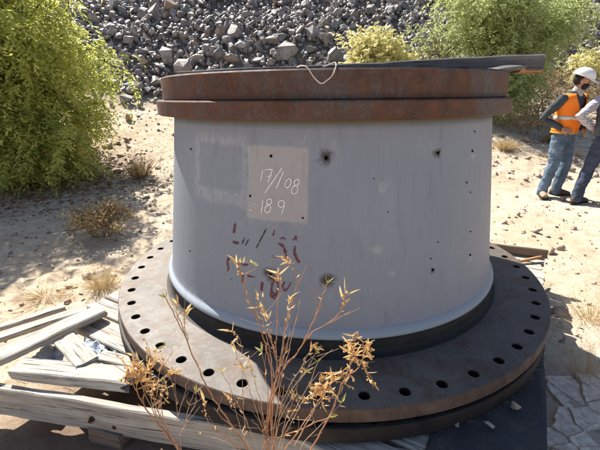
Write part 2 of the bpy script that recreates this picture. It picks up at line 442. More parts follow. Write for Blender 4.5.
# ------------------------------------------------------------------ ground sheet
def axis(lo, hi, step, ext_lo, ext_hi, grow=1.12):
    a = list(np.arange(lo, hi + 1e-6, step)); s = step
    while a[-1] < ext_hi: s *= grow; a.append(a[-1] + s)
    s = step
    while a[0] > ext_lo: s *= grow; a.insert(0, a[0] - s)
    return np.array(a)
gx = axis(-5.2, 6.2, 0.034, -90, 95, 1.10)
gy = axis(0.4, 8.0, 0.034, -50, 150, 1.055)
GX, GY = np.meshgrid(gx, gy)
GZ = ground_z(GX, GY)
nx, ny = len(gx), len(gy)
idx = np.arange(nx * ny).reshape(ny, nx)
F = np.stack([idx[:-1, :-1], idx[:-1, 1:], idx[1:, 1:], idx[1:, :-1]], -1).reshape(-1, 4)
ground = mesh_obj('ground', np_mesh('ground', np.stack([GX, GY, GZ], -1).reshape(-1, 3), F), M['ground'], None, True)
tag(ground, kind='structure')

# ------------------------------------------------------------------ flanged casting
CX, CY = 0.185, 2.429
cast = empty('flanged_casting', (CX, CY, 0.0))
tag(cast, 'huge grey painted conical steel hub with rusty rim and drilled base flange', 'machine part')

def lathe(name, prof, mat, parent, n=192, off=(0, 0), closed=True, flat_join=True):
    """prof: list of (r,z) closed profile; every profile corner gets its own ring, so edges stay crisp"""
    V, F_ = [], []
    m = len(prof)
    a = np.linspace(0, 2 * math.pi, n, endpoint=False)
    segs = [(prof[i], prof[(i + 1) % m]) for i in range(m if closed else m - 1)]
    for (r0, z0), (r1, z1) in segs:
        b = len(V)
        for k in range(n):
            c, s = math.cos(a[k]), math.sin(a[k])
            V.append((off[0] + r0 * c, off[1] + r0 * s, z0)); V.append((off[0] + r1 * c, off[1] + r1 * s, z1))
        for k in range(n):
            j = (k + 1) % n
            F_.append((b + 2 * k, b + 2 * k + 1, b + 2 * j + 1, b + 2 * j))
    o = pydata(name, V, F_, mat, parent, True)
    bm = bmesh.new(); bm.from_mesh(o.data)
    bmesh.ops.recalc_face_normals(bm, faces=bm.faces); bm.to_mesh(o.data); bm.free()
    return o

def shell(name, prof, mat, parent, n=192, wob=0.0):
    """smooth surface of revolution along an open profile, welded rings"""
    V, F_ = [], []
    a = np.linspace(0, 2 * math.pi, n, endpoint=False)
    for r, z in prof:
        for k in range(n):
            rr = r + wob * mnoise.noise(Vector((math.cos(a[k]) * 1.5, math.sin(a[k]) * 1.5, z * 1.5)))
            V.append((rr * math.cos(a[k]), rr * math.sin(a[k]), z))
    for i in range(len(prof) - 1):
        for k in range(n):
            j = (k + 1) % n
            F_.append((i * n + k, i * n + j, (i + 1) * n + j, (i + 1) * n + k))
    return pydata(name, V, F_, mat, parent, True)

def body_r(z): return 0.917 + (1.331 - z) * 0.1235
prof = [(1.044, 0.402), (1.051, 0.406), (1.0535, 0.412), (1.0525, 0.420), (1.048, 0.429), (1.040, 0.437), (1.031, 0.444), (1.0275, 0.449)]
zz = np.linspace(0.457, 1.328, 24)
prof += [(body_r(z), z) for z in zz]
prof += [(0.87, 1.329), (0.87, 0.41)]
body = shell('body_shell', prof, M['body'], cast, 256, 0.003)
shell('weld_neck', [(1.075, 0.3205), (1.055, 0.326), (1.044, 0.336), (1.041, 0.35), (1.041, 0.403), (0.9, 0.404)], M['black'], cast, 192, 0.004)
b_ = 0.006
lathe('rim_band', [(1.0 - b_, 1.331), (1.0, 1.331 + b_), (1.0, 1.4045 - b_), (1.0 - b_, 1.4045), (0.86, 1.4045), (0.86, 1.331)], M['rust'], cast)
lathe('rim_ring', [(0.9645, 1.406), (0.967, 1.409), (0.967, 1.515 - b_), (0.967 - b_, 1.515), (0.86, 1.515), (0.86, 1.406)], M['rust'], cast)
# inner bore so that the opening is a real hole
lathe('bore_lining', [(0.868, 0.42), (0.869, 1.50), (0.80, 1.50), (0.80, 0.42)], M['black'], cast, 96)

# base flange: annulus with 48 real through holes
def flange(name, parent, R, rin, rh, z0, z1, mat, edge_mat, nh=49, hole_r=0.0225, off=(0, 0), rot=0.0):
    V, F_, mi = [], [], []
    def add(p): V.append(p); return len(V) - 1
    ch = 0.004
    r0, r1 = rh - 0.055, R - ch
    for s in range(nh):
        a0 = rot + 2 * math.pi * s / nh; da = 2 * math.pi / nh
        bnd = []
        for k in range(4): bnd.append((r0 + (r1 - r0) * k / 4, -0.5))
        for k in range(4): bnd.append((r1, -0.5 + k / 4))
        for k in range(4): bnd.append((r1 - (r1 - r0) * k / 4, 0.5))
        for k in range(4): bnd.append((r0, 0.5 - k / 4))
        P = lambda r, t, z: (off[0] + r * math.cos(a0 + t * da), off[1] + r * math.sin(a0 + t * da), z)
        hc = (rh * math.cos(a0), rh * math.sin(a0))
        for z, flip in ((z1, False), (z0, True)):
            B = [add(P(r, t, z)) for r, t in bnd]
            cir = []
            for r, t in bnd:
                q = P(r, t, z); d = math.atan2(q[1] - off[1] - hc[1], q[0] - off[0] - hc[0])
                cir.append(d)
            C1 = [add((off[0] + hc[0] + (hole_r + 0.002) * math.cos(d), off[1] + hc[1] + (hole_r + 0.002) * math.sin(d), z)) for d in cir]
            for k in range(16):
                j = (k + 1) % 16
                f = (B[k], B[j], C1[j], C1[k])
                F_.append(f if flip else f[::-1]); mi.append(0)
            if not flip: top_c = (C1, cir)
            else: bot_c = C1
            I = [add(P(rin, -0.5 + k / 4, z)) for k in range(5)]
            O = [B[0]] + [B[15], B[14], B[13], B[12]]
            for k in range(4):
                f = (I[k], I[k + 1], O[k + 1], O[k]); F_.append(f if not flip else f[::-1]); mi.append(0)
        C1, cir = top_c
        C2 = [add((off[0] + hc[0] + hole_r * math.cos(d), off[1] + hc[1] + hole_r * math.sin(d), z1 - 0.003)) for d in cir]
        for k in range(16):
            j = (k + 1) % 16
            F_.append((C1[k], C1[j], C2[j], C2[k])); mi.append(1)
            F_.append((C2[k], C2[j], bot_c[j], bot_c[k])); mi.append(2)
        E = [[add(P(r, -0.5 + k / 4, z)) for k in range(5)] for r, z in ((R - ch, z1), (R, z1 - ch), (R, z0 + ch), (R - ch, z0))]
        for q in range(3):
            for k in range(4):
                F_.append((E[q][k], E[q][k + 1], E[q + 1][k + 1], E[q + 1][k])); mi.append(1)
    me = bpy.data.meshes.new(name); me.from_pydata(V, [], F_); me.update()
    me.materials.append(mat); me.materials.append(edge_mat); me.materials.append(M['edge_dark'])
    me.polygons.foreach_set('material_index', mi)
    bm = bmesh.new(); bm.from_mesh(me); bmesh.ops.remove_doubles(bm, verts=bm.verts, dist=1e-5)
    bmesh.ops.recalc_face_normals(bm, faces=bm.faces); bm.to_mesh(me); bm.free()
    return mesh_obj(name, me, None, parent)
HOLEPH = 0.76
flange('base_flange', cast, 1.3475, 0.9, 1.278, 0.255, 0.32, M['flange'], M['edge'], rot=R_(HOLEPH))
flange('lower_flange', cast, 1.332, 0.9, 1.294, 0.178, 0.2495, M['black'], M['edge_dark'], off=(-0.012, -0.036), rot=R_(2.6), hole_r=0.02)

# writing, marks and tapped holes on the shell, placed by angle (deg) and height (m)
def on_shell(deg, z, d=0.0015):
    r = body_r(z) + d + 0.0006
    return Vector((r * math.cos(R_(deg)), r * math.sin(R_(deg)), z))
def px_shell(x, y):
    """angle and height on the shell for a point measured on the elevation drawing (600 wide)"""
    xx, vv = x - 300.0, 225.0 - y
    c, s = math.cos(ro), math.sin(ro); xx, vv = c * xx - s * vv, s * xx + c * vv
    d = np.array([xx, 373.5 * math.cos(th) + vv * math.sin(th), -373.5 * math.sin(th) + vv * math.cos(th)]); d /= np.linalg.norm(d)
    lo, hi = 0.8, 2.5
    def g(t):
        P = d * t; return math.hypot(P[0] - CX, P[1] - CY) - body_r(CAMZ + P[2])
    t = lo
    while g(t) > 0 and t < 3: t += 0.002
    P = d * t
    return math.degrees(math.atan2(P[1] - CY, P[0] - CX)), CAMZ + P[2]
def strokes(name, lines, w, mat, parent, lift=0.0015, jit=0.15):
    V, F_ = [], []
    for ln in lines:
        pts = [on_shell(*px_shell(*p), lift) for p in ln]
        fine = []
        for a, b in zip(pts[:-1], pts[1:]):
            n = max(2, int((b - a).length / 0.006))
            fine += [a.lerp(b, i / n) for i in range(n)]
        fine.append(pts[-1])
        b0 = len(V)
        for i, p in enumerate(fine):
            tng = (fine[min(i + 1, len(fine) - 1)] - fine[max(i - 1, 0)]).normalized()
            nrm = Vector((p.x, p.y, 0)).normalized(); side = tng.cross(nrm).normalized()
            ww = w * (0.5 + random.uniform(-jit, jit)) * (0.55 if i in (0, len(fine) - 1) else 1)
            V.append(p + side * ww); V.append(p - side * ww)
            V.append(p + side * ww - nrm * 0.0012); V.append(p - side * ww - nrm * 0.0012)
        for i in range(len(fine) - 1):
            k = b0 + 4 * i
            F_ += [(k, k + 1, k + 5, k + 4), (k + 2, k, k + 4, k + 6), (k + 1, k + 3, k + 7, k + 5)]
    return pydata(name, V, F_, mat, parent)
def ell(cx_, cy_, rx, ry, sl=0.0, n=14, a0=0, a1=360):
    return [(cx_ + rx * math.cos(R_(a0 + (a1 - a0) * k / n)) + sl * -ry * math.sin(R_(a0 + (a1 - a0) * k / n)), cy_ + ry * math.sin(R_(a0 + (a1 - a0) * k / n))) for k in range(n + 1)]
top_no = [[(263.4, 169), (262.5, 174), (261, 181.5)],
          [(264.6, 170), (268, 169.2), (272.6, 169.2), (271.5, 173), (268.2, 182.3)], [(266.5, 176.5), (272, 175.5)],
          [(282.4, 167.5), (265, 193)],
          [(283.6, 171.5), (276.4, 188.5)],
          ell(288.4, 183, 2.7, 4.6, 0.25),
          ell(296.8, 182.2, 2.6, 3.0, 0.2), ell(294.8, 189.6, 3.1, 4.2, 0.2)]
low_no = [[(263.2, 200), (262.6, 206), (261.4, 213)],
          ell(269.6, 201.5, 2.4, 2.8, 0.2), ell(268.2, 208.6, 2.9, 3.9, 0.2),
          ell(281.6, 203.5, 3.1, 3.4, 0.1), [(284.6, 204), (283.6, 209), (281.2, 214.5)],
          [(255.2, 203.0), (256.2, 203.6)], [(254.6, 207.5), (255.8, 208.2)], [(250, 209.5), (252.5, 210.5)]]
for grp in (top_no[0:1], top_no[1:3], top_no[3:4], top_no[4:5], top_no[5:6], top_no[6:8], low_no[0:1], low_no[1:3], low_no[3:5], low_no[5:6], low_no[6:7], low_no[7:8]):
    strokes('chalk_character', grp, 0.0042, M['chalk'], body)
red1 = [[(235.4, 223), (234.6, 227), (234, 233)], [(235.2, 229), (233.2, 232.6)], [(232.6, 241.6), (235.5, 242.8), (239, 243)],
        [(295.5, 235.6), (296.4, 240.8)], [(292.5, 240.5), (295.6, 237)], [(295.2, 246), (294.2, 252.5), (297.8, 261), (300, 262)], [(272.4, 255.6), (276.4, 257.4)],
        [(280, 239), (283.5, 237.5), (286, 240)], [(278, 243), (283, 246), (286.5, 252.5)], [(283.8, 249), (286.4, 255), (284, 260)],
        [(274.5, 230), (273, 235.5)]]
red2 = [[(231.6, 257.4), (228.4, 259), (227.2, 263), (228.8, 267), (227.8, 271.5)], [(230.8, 278.8), (231.8, 279.6)],
        [(238.4, 260), (239.6, 263.5), (244, 265), (248.4, 264.6)], [(240, 271), (242.4, 275), (243, 282.8)],
        [(247, 275.6), (252, 276.6), (255, 277)], [(270.6, 274), (272.2, 277)],
        [(272.5, 283), (271.6, 288), (270.8, 295), (275, 299)], [(279.4, 276), (272.8, 282), (271.6, 290), (275.5, 296.5), (278.5, 288), (277.2, 279.5), (272, 278)],
        [(262.5, 282), (261.5, 289), (263, 294)], [(285, 281.5), (282.5, 286), (284.5, 291), (288.5, 287.5), (291, 282)]]
for ln in red1 + red2:
    strokes('red_paint_stroke', [ln], random.uniform(0.0055, 0.0105), M['redpaint'], body, 0.0012, 0.3)
dark1 = [[(266.5, 228.5), (262, 237), (256.3, 248)], [(245, 237), (242, 244)], [(249, 239), (245.5, 245.5)]]
for ln in dark1:
    strokes('pencil_stroke', [ln], 0.004, M['black'], body, 0.0012, 0.3)

def tapped_hole(deg, z, r):
    """a near-black disc painting the shade inside a hole, with a slightly raised rim"""
    n = 14
    V, F_ = [], []
    p = on_shell(deg, z, 0)
    nrm = Vector((p.x, p.y, 0)).normalized(); tx = Vector((-nrm.y, nrm.x, 0)); tz = Vector((0, 0, 1))
    for rr, d in ((1.35, 0.0002), (1.15, 0.0028), (1.0, 0.0026), (0.85, 0.0012), (0.0, 0.001)):
        for k in range(n):
            a = 2 * math.pi * k / n
            V.append(p + nrm * d + tx * (rr * r * math.cos(a)) + tz * (rr * r * math.sin(a)))
    for i in range(4):
        for k in range(n):
            j = (k + 1) % n; F_.append((i * n + k, i * n + j, (i + 1) * n + j, (i + 1) * n + k))
    return pydata('tapped_hole', V, F_, M['hole'], body)
for deg, z, r in ((-108.8, 1.187, 0.0075), (-138.8, 1.184, 0.006), (-114.6, 1.015, 0.006), (-100.3, 0.939, 0.005), (-64.7, 1.187, 0.008), (-50.2, 1.176, 0.008),
                  (-65.7, 0.675, 0.008), (-50.2, 0.683, 0.007), (-52.9, 1.04, 0.006), (-138.7, 0.673, 0.005), (-50.9, 0.99, 0.005), (-94.8, 1.184, 0.010),
                  (-94.1, 0.670, 0.009), (-108.6, 0.676, 0.008), (-66.5, 0.73, 0.004), (-64.2, 0.80, 0.004), (-50.3, 0.80, 0.005), (-79.2, 0.96, 0.003), (-83, 1.1, 0.003), (-49.0, 1.26, 0.005)):
    tapped_hole(deg, z, r * 0.62)

# ------------------------------------------------------------------ timber
def board_mesh(L, W, T, seed=0, rough=0.004, nl=None, taper=0.0, bow=0.0, ragged=0.01):
    rr = random.Random(seed)
    nl = nl or max(6, int(L / 0.09))
    c = min(0.006, T * 0.2)
    ring = [(-W / 2 + c, T / 2), (-W / 6, T / 2), (W / 6, T / 2), (W / 2 - c, T / 2), (W / 2, T / 2 - c), (W / 2, 0), (W / 2, -T / 2 + c), (W / 2 - c, -T / 2), (0, -T / 2), (-W / 2 + c, -T / 2), (-W / 2, -T / 2 + c), (-W / 2, 0), (-W / 2, T / 2 - c)]
    m = len(ring); V, F_ = [], []
    for i in range(nl + 1):
        t = i / nl; x = (t - 0.5) * L
        sc = 1 - taper * t
        for q, (y, z) in enumerate(ring):
            nv = mnoise.noise_vector(Vector((x * 3 + seed * 7.1, y * 9, z * 9 + seed)))
            nv2 = mnoise.noise_vector(Vector((x * 11 + seed * 3.1, y * 25, z * 25 + seed)))
            dx = 0.0
            if i in (0, nl): dx = rr.uniform(-ragged, ragged)
            V.append((x + dx, y * sc + nv.y * rough * 1.4 + nv2.y * rough * 0.5, z + nv.z * rough + nv2.z * rough * 0.4 + bow * (4 * (t - 0.5) ** 2)))
    for i in range(nl):
        for q in range(m):
            r = (q + 1) % m
            F_.append((i * m + q, (i + 1) * m + q, (i + 1) * m + r, i * m + r))
    F_.append(tuple(range(m))); F_.append(tuple(nl * m + q for q in range(m - 1, -1, -1)))
    me = bpy.data.meshes.new('board'); me.from_pydata(V, [], F_); me.update()
    bm = bmesh.new(); bm.from_mesh(me); bmesh.ops.recalc_face_normals(bm, faces=bm.faces); bm.to_mesh(me); bm.free()
    return me
def place_board(name, p0, p1, W, T, mat, parent=None, roll=0.0, seed=0, **k):
    """p0, p1: ends of the centreline"""
    p0, p1 = Vector(p0), Vector(p1)
    if parent is not None: p0 = p0 - parent.location; p1 = p1 - parent.location
    d = p1 - p0
    o = mesh_obj(name, board_mesh(d.length, W, T, seed, **k), mat, parent)
    xa = d.normalized(); ya = Vector((0, 0, 1)).cross(xa).normalized(); za = xa.cross(ya)
    mw = Matrix((xa, ya, za)).transposed().to_4x4() @ Matrix.Rotation(roll, 4, 'X')
    mw.translation = (p0 + p1) / 2
    o.matrix_local = mw
    return o

U, N = Vector((0.866, -0.5, 0)), Vector((0.5, 0.866, 0))
def un(u, n, z): return U * u + N * n + Vector((0, 0, z))
plat = empty('timber_platform', (CX, CY, -0.06))
tag(plat, 'bleached plank platform lying under the drilled base flange', 'pallet')
k = 0; n_ = 0.945
while n_ < 3.36:
    w = random.uniform(0.115, 0.15)
    nc = n_ + w / 2
    q = 1.3475 ** 2 - (nc - 2.197) ** 2
    uc = -1.055 - (math.sqrt(q) if q > 0 else 0) + 0.2
    if nc < 1.36: ul = -2.2 + random.uniform(-0.05, 0.06)
    else: ul = max(uc, -2.1) + random.uniform(-0.03, 0.03)
    if nc < 1.03: ul = -2.06
    ur = 0.255 + random.uniform(-0.012, 0.012) + 0.03 * (nc - 1.3)
    place_board('deck_board', un(ul, nc, 0.147 + random.uniform(-0.002, 0.002)), un(ur, nc, 0.147), w, 0.034, M['wood'], plat, 0, seed=k)
    n_ += w + random.uniform(0.012, 0.024); k += 1
for u in (-1.75, -0.95, -0.3, 0.18):
    place_board('bearer', un(u, 0.98 if u > -1 else 0.9, 0.034), un(u, 1.4 if u < -1.5 else 3.3, 0.034), 0.1, 0.19, M['wood_brown'], plat, 0, seed=40 + k); k += 1
place_board('edge_board', (1.12, 3.10, 0.202), (1.975, 2.745, 0.202), 0.03, 0.075, M['wood_brown'], plat, 0, seed=61)

sheet_v, sheet_f = [], []
su = np.linspace(-0.12, 0.268, 24); sn = np.linspace(0.93, 2.1, 60)
for j, n in enumerate(sn):
    for i, u in enumerate(su):
        p = un(u + 0.02 * (n - 1.3) + (0.004 * mnoise.noise(Vector((n * 6, 0, 3))) if i == 23 else 0), n, 0)
        z = 0.1785 + 0.0038 * mnoise.noise(p * 4) + 0.002 * mnoise.noise(p * 13) - 0.0035 + 0.012 * max(0.0, (u - 0.2) / 0.07) ** 2 * max(0.0, mnoise.noise(Vector((n * 3.5, 2, 9))) + 0.25)
        sheet_v.append((p.x, p.y, z))
for j in range(len(sn) - 1):
    for i in range(len(su) - 1):
        a = j * len(su) + i; sheet_f.append((a, a + 1, a + len(su) + 1, a + len(su)))
sh = pydata('rubber_sheet', sheet_v, sheet_f, M['rubber'], None, True)
md = sh.modifiers.new('thick', 'SOLIDIFY'); md.thickness = 0.007; md.offset = -1
tag(sh, 'flat black rubber sheet on the planks under the right side of the flange', 'rubber sheet')

# loose boards left of the flange
b1 = empty('timber_plank', (-0.6, 1.24, -0.05)); tag(b1, 'long bleached plank set on edge across the foreground with a rusty bolt', 'plank')
place_board('board', (-2.0, 1.53, 0.068), (0.48, 1.035, 0.063), 0.036, 0.165, M['wood'], b1, 0, seed=71, rough=0.007, nl=40, bow=0.0)
bolt = empty('tmp'); bpy.data.objects.remove(bolt)
def bolt_mesh():
    bm = bmesh.new()
    bmesh.ops.create_cone(bm, cap_ends=True, segments=14, radius1=0.014, radius2=0.013, depth=0.005)
    bmesh.ops.create_cone(bm, cap_ends=True, segments=6, radius1=0.009, radius2=0.008, depth=0.014, matrix=Matrix.Translation((0, 0, 0.008)))
    me = bpy.data.meshes.new('bolt'); bm.to_mesh(me); bm.free(); return me
bo = mesh_obj('bolt', bolt_mesh(), M['bolt'], b1)
dirb = Vector((2.48, -0.495, -0.005)).normalized(); nb = Vector((dirb.y, -dirb.x, 0)).normalized()
if nb.y > 0: nb = -nb
def on_b1(x, z, d):
    t = (x + 2.0) / 2.48
    return Vector((x, 1.53 - 0.495 * t, z)) + nb * d - b1.location
bo.location = on_b1(-0.935, 0.062, 0.022); bo.rotation_euler = nb.to_track_quat('Z', 'Y').to_euler()
bm = bmesh.new()
bmesh.ops.create_circle(bm, cap_ends=True, segments=14, radius=0.007)
ks = bmesh.ops.extrude_face_region(bm, geom=bm.faces[:])
bmesh.ops.translate(bm, verts=[v for v in ks['geom'] if isinstance(v, bmesh.types.BMVert)], vec=(0, 0, 0.004))
bmesh.ops.create_circle(bm, cap_ends=False, segments=16, radius=0.013)
me = bpy.data.meshes.new('knot'); bm.to_mesh(me); bm.free()
kn = mesh_obj('knot', me, M['bolt'], b1); kn.location = on_b1(-0.83, 0.035, 0.0185); kn.rotation_euler = bo.rotation_euler; kn.scale = (1.3, 1.6, 1)

b = place_board('timber_block', (-0.96, 1.33, -0.06), (-0.80, 1.28, -0.055), 0.07, 0.12, M['wood_brown'], None, 0, seed=73, rough=0.01)
tag(b, 'short brown timber block propping up the bolted foreground plank', 'timber block')
b = place_board('timber_plank', (-1.365, 1.49, 0.185), (-0.79, 1.405, 0.182), 0.115, 0.055, M['wood'], None, R_(-6), seed=74, rough=0.009, ragged=0.02)
tag(b, 'thick cracked plank lying flat behind the bolted foreground plank', 'plank')
b = place_board('timber_plank', (-1.93, 0.86, 0.235), (-1.205, 1.965, 0.205), 0.135, 0.04, M['wood'], None, R_(-5), seed=75, rough=0.007, nl=24)
tag(b, 'long bleached plank lying diagonally at the left edge of the platform', 'plank')
b = place_board('timber_plank', (-1.27, 1.70, 0.195), (-1.03, 1.485, 0.212), 0.10, 0.022, M['wood'], None, R_(4), seed=76, rough=0.005)
tag(b, 'short pale board slanting across crumpled plastic between two planks', 'plank')
b = place_board('timber_plank', (-2.15, 1.70, 0.03), (-1.47, 2.36, 0.005), 0.10, 0.035, M['wood'], None, R_(3), seed=77, rough=0.008)
tag(b, 'bleached plank on the dirt beyond the long diagonal plank', 'plank')
b = place_board('timber_plank', (-2.35, 1.82, -0.01), (-1.72, 2.38, -0.015), 0.07, 0.03, M['wood'], None, R_(0), seed=78, rough=0.008)
tag(b, 'narrow bleached plank half sunk in dirt, outermost left of the platform', 'plank')
b = place_board('timber_plank', (-1.02, 1.58, 0.178), (-0.72, 1.49, 0.176), 0.07, 0.024, M['wood'], None, R_(-3), seed=79, rough=0.006, taper=0.2)
tag(b, 'short splintered board tucked against the left edge of the flange', 'plank')
b = place_board('broken_stick', (1.72, 2.66, 0.185), (1.90, 2.70, 0.20), 0.03, 0.02, M['wood_orange'], None, 0, seed=80, rough=0.006, taper=0.5)
tag(b, 'orange brown broken stick beside the back edge board of the platform', 'stick')

def crumple(name, pts, mat, seed, amp=0.03, n=16):
    """pts: four corners; crumpled sheet between them"""
    a, b, c, d = [Vector(p) for p in pts]
    V, F_ = [], []
    for j in range(n + 1):
        for i in range(n + 1):
            u, v = i / n, j / n
            p = a.lerp(b, u).lerp(d.lerp(c, u), v)
            q = p * 14 + Vector((seed, 0, 0))
            h = abs(mnoise.noise(q)) * 1.3 + 0.5 * abs(mnoise.noise(q * 2.3))
            nv = mnoise.noise_vector(q * 0.6)
            V.append(p + Vector((nv.x * 0.02, nv.y * 0.02, h * amp)))
    for j in range(n):
        for i in range(n):
            k = j * (n + 1) + i; F_.append((k, k + 1, k + n + 2, k + n + 1))
    o = pydata(name, V, F_, mat)
    m = o.modifiers.new('thick', 'SOLIDIFY'); m.thickness = 0.002
    return o
o = crumple('plastic_sheet', [(-1.42, 1.60, 0.10), (-1.27, 1.52, 0.11), (-1.24, 1.66, 0.12), (-1.38, 1.76, 0.11)], M['tarp'], 1.0, 0.05)
tag(o, 'crumpled grey plastic scrap under the long diagonal plank', 'plastic sheet')
o = crumple('plastic_sheet', [(-1.17, 1.60, 0.10), (-0.98, 1.50, 0.10), (-0.93, 1.615, 0.13), (-1.22, 1.775, 0.135)], M['tarp'], 5.0, 0.06)
tag(o, 'crumpled faded blue plastic beside the short slanting board', 'plastic sheet')

# boards lying on the rim
b = place_board('timber_plank', (1.24, 2.08, 1.566), (-0.80, 2.86, 1.554), 0.20, 0.07, M['wood_dark'], None, 0, seed=90, rough=0.006, nl=30)
tag(b, 'long dark weathered plank laid across the top of the rusty rim', 'plank')
b = place_board('timber_plank', (0.93, 1.93, 1.522), (1.175, 2.085, 1.556), 0.06, 0.022, M['wood_dark'], None, R_(8), seed=91, rough=0.005, taper=-0.5)
tag(b, 'short grey splinter of board lying on the right side of the rusty rim', 'plank')
b = place_board('wood_wedge', (1.09, 2.03, 1.530), (1.225, 2.075, 1.527), 0.06, 0.02, M['wood_orange'], None, 0, seed=92, rough=0.004)
tag(b, 'orange split wood wedge beneath the right end of the long dark plank', 'wedge')

def tube(pts, r0, r1, n=6):
    V, F_ = [], []
    pts = [Vector(p) for p in pts]
    m = len(pts)
    prev = None
    for i, p in enumerate(pts):
        t = (pts[min(i + 1, m - 1)] - pts[max(i - 1, 0)]).normalized()
        if prev is None:
            a = t.orthogonal().normalized()
        else:
            a = (prev - t * prev.dot(t)).normalized()
        prev = a; b = t.cross(a)
        r = r0 + (r1 - r0) * i / max(1, m - 1)
        for k in range(n):
            g = 2 * math.pi * k / n
            V.append(p + a * (r * math.cos(g)) + b * (r * math.sin(g)))
    for i in range(m - 1):
        for k in range(n):
            j = (k + 1) % n; F_.append((i * n + k, i * n + j, (i + 1) * n + j, (i + 1) * n + k))
    F_.append(tuple(range(n - 1, -1, -1))); F_.append(tuple((m - 1) * n + k for k in range(n)))
    return V, F_
def smooth_path(pts, sub=6):
    pts = [Vector(p) for p in pts]; out = []
    P = [pts[0] * 2 - pts[1]] + pts + [pts[-1] * 2 - pts[-2]]
    for i in range(1, len(P) - 2):
        for k in range(sub):
            t = k / sub
            out.append(0.5 * ((2 * P[i]) + (P[i + 1] - P[i - 1]) * t + (2 * P[i - 1] - 5 * P[i] + 4 * P[i + 1] - P[i + 2]) * t * t + (3 * P[i] - P[i - 1] - 3 * P[i + 1] + P[i + 2]) * t ** 3))
    out.append(pts[-1]); return out
rim_y = CY - 0.97
tw = smooth_path([(-0.005, 1.478, 1.519), (0.012, 1.466, 1.523), (0.032, 1.455, 1.516), (0.052, 1.449, 1.487), (0.072, 1.448, 1.467), (0.085, 1.448, 1.462), (0.10, 1.450, 1.470), (0.122, 1.453, 1.489), (0.135, 1.462, 1.518), (0.136, 1.475, 1.531), (0.128, 1.482, 1.533), (0.11, 1.485, 1.526), (0.09, 1.488, 1.520)])
V, F_ = tube(tw, 0.0022, 0.0022, 6)
o = pydata('twine_loop', V, F_, M['twine'], None, True); tag(o, 'pale loop of twine hanging over the front of the rusty rim', 'twine')

# ------------------------------------------------------------------ rocks
def hull_rock(seed, n=15, flat=0.75):
    rr = random.Random(seed); bm = bmesh.new()
    for i in range(n):
        v = Vector((rr.gauss(0, 1), rr.gauss(0, 1), rr.gauss(0, 1))).normalized()
        v = Vector((v.x * rr.uniform(0.75, 1.0), v.y * rr.uniform(0.6, 0.85), v.z * flat * rr.uniform(0.7, 1.0)))
        bm.verts.new(v)
    r = bmesh.ops.convex_hull(bm, input=bm.verts)
    bmesh.ops.delete(bm, geom=[g for g in r['geom_interior'] if isinstance(g, bmesh.types.BMVert)], context='VERTS')
    bmesh.ops.triangulate(bm, faces=bm.faces[:])
    me = bpy.data.meshes.new('rock'); bm.to_mesh(me); bm.free(); return me
def rot_mats(n, rng, tilt=1.0):
    q = rng.normal(size=(n, 4)); q[:, 1:3] *= tilt; q /= np.linalg.norm(q, axis=1)[:, None]
    w, x, y, z = q.T
    return np.stack([np.stack([1 - 2 * (y * y + z * z), 2 * (x * y - z * w), 2 * (x * z + y * w)], -1),
                     np.stack([2 * (x * y + z * w), 1 - 2 * (x * x + z * z), 2 * (y * z - x * w)], -1),
                     np.stack([2 * (x * z - y * w), 2 * (y * z + x * w), 1 - 2 * (x * x + y * y)], -1)], 1)
def scatter_mesh(name, protos, P, S, Rm, pick, mat):
    Vs, Fs, off = [], [], 0
    for k, me in enumerate(protos):
        v = np.zeros(len(me.vertices) * 3, np.float32); me.vertices.foreach_get('co', v); v = v.reshape(-1, 3)
        f = np.array([p.vertices[:] for p in me.polygons], np.int32)
        sel = np.where(pick == k)[0]
        if len(sel) == 0: continue
        W = np.einsum('nij,vj->nvi', Rm[sel], v) * S[sel][:, None, None] + P[sel][:, None, :]
        Fk = f[None] + (np.arange(len(sel)) * len(v))[:, None, None] + off
        Vs.append(W.reshape(-1, 3)); Fs.append(Fk.reshape(-1, 3)); off += len(sel) * len(v)
    return mesh_obj(name, np_mesh(name, np.concatenate(Vs), np.concatenate(Fs)), mat)
protos = [hull_rock(100 + i, 11 + i % 6, 0.6 + 0.05 * (i % 4)) for i in range(10)]
NR = 19000
px_ = RNG.uniform(-10, 15.5, NR); py_ = 10.6 + (RNG.random(NR) ** 1.15) * 10.5
sz = np.where(RNG.random(NR) < 0.5, np.exp(RNG.normal(math.log(0.108), 0.48, NR)), np.exp(RNG.normal(math.log(0.058), 0.45, NR))).clip(0.025, 0.55)
keep = (py_ > 11.0 + 0.9 * np.abs(fbm(px_ * 0.4, px_ * 0 + 1, 2, 77)) * 2) | (RNG.random(NR) < 0.10)
keep &= ~((px_ > 2.8) & (py_ < 12.2) & (RNG.random(NR) < 0.92))
keep &= ~((px_ > 5.5) & (RNG.random(NR) < 0.45))
px_, py_, sz = px_[keep], py_[keep], sz[keep]
pz_ = ground_z(px_, py_, False) + sz * 0.30 + RNG.uniform(0, 0.10, len(sz))
P = np.stack([px_, py_, pz_], -1)
Rm = rot_mats(len(P), RNG); pick = RNG.integers(0, 10, len(P))
X_, Y_, D_ = project(P)
vis = (X_ > 0) & (X_ < 600) & (Y_ > -4) & (Y_ < 130) & ~((X_ > 160) & (X_ < 511) & (Y_ > 72)) & (X_ > 88)
vis &= ~((X_ > 345) & (X_ < 425) & (Y_ > 28)) & ~((X_ > 432) & (X_ < 570) & (Y_ < 112))
score = np.where(vis, sz / D_, 0); order = np.argsort(-score)
big = order[:290]; big = big[score[big] > 0]
rest = np.setdiff1d(np.arange(len(P)), big)
tag(scatter_mesh('rock_rubble', protos, P[rest], sz[rest], Rm[rest], pick[rest], M['rock']), kind='stuff')
for me in protos:
    me.materials.clear(); me.materials.append(M['rock'])
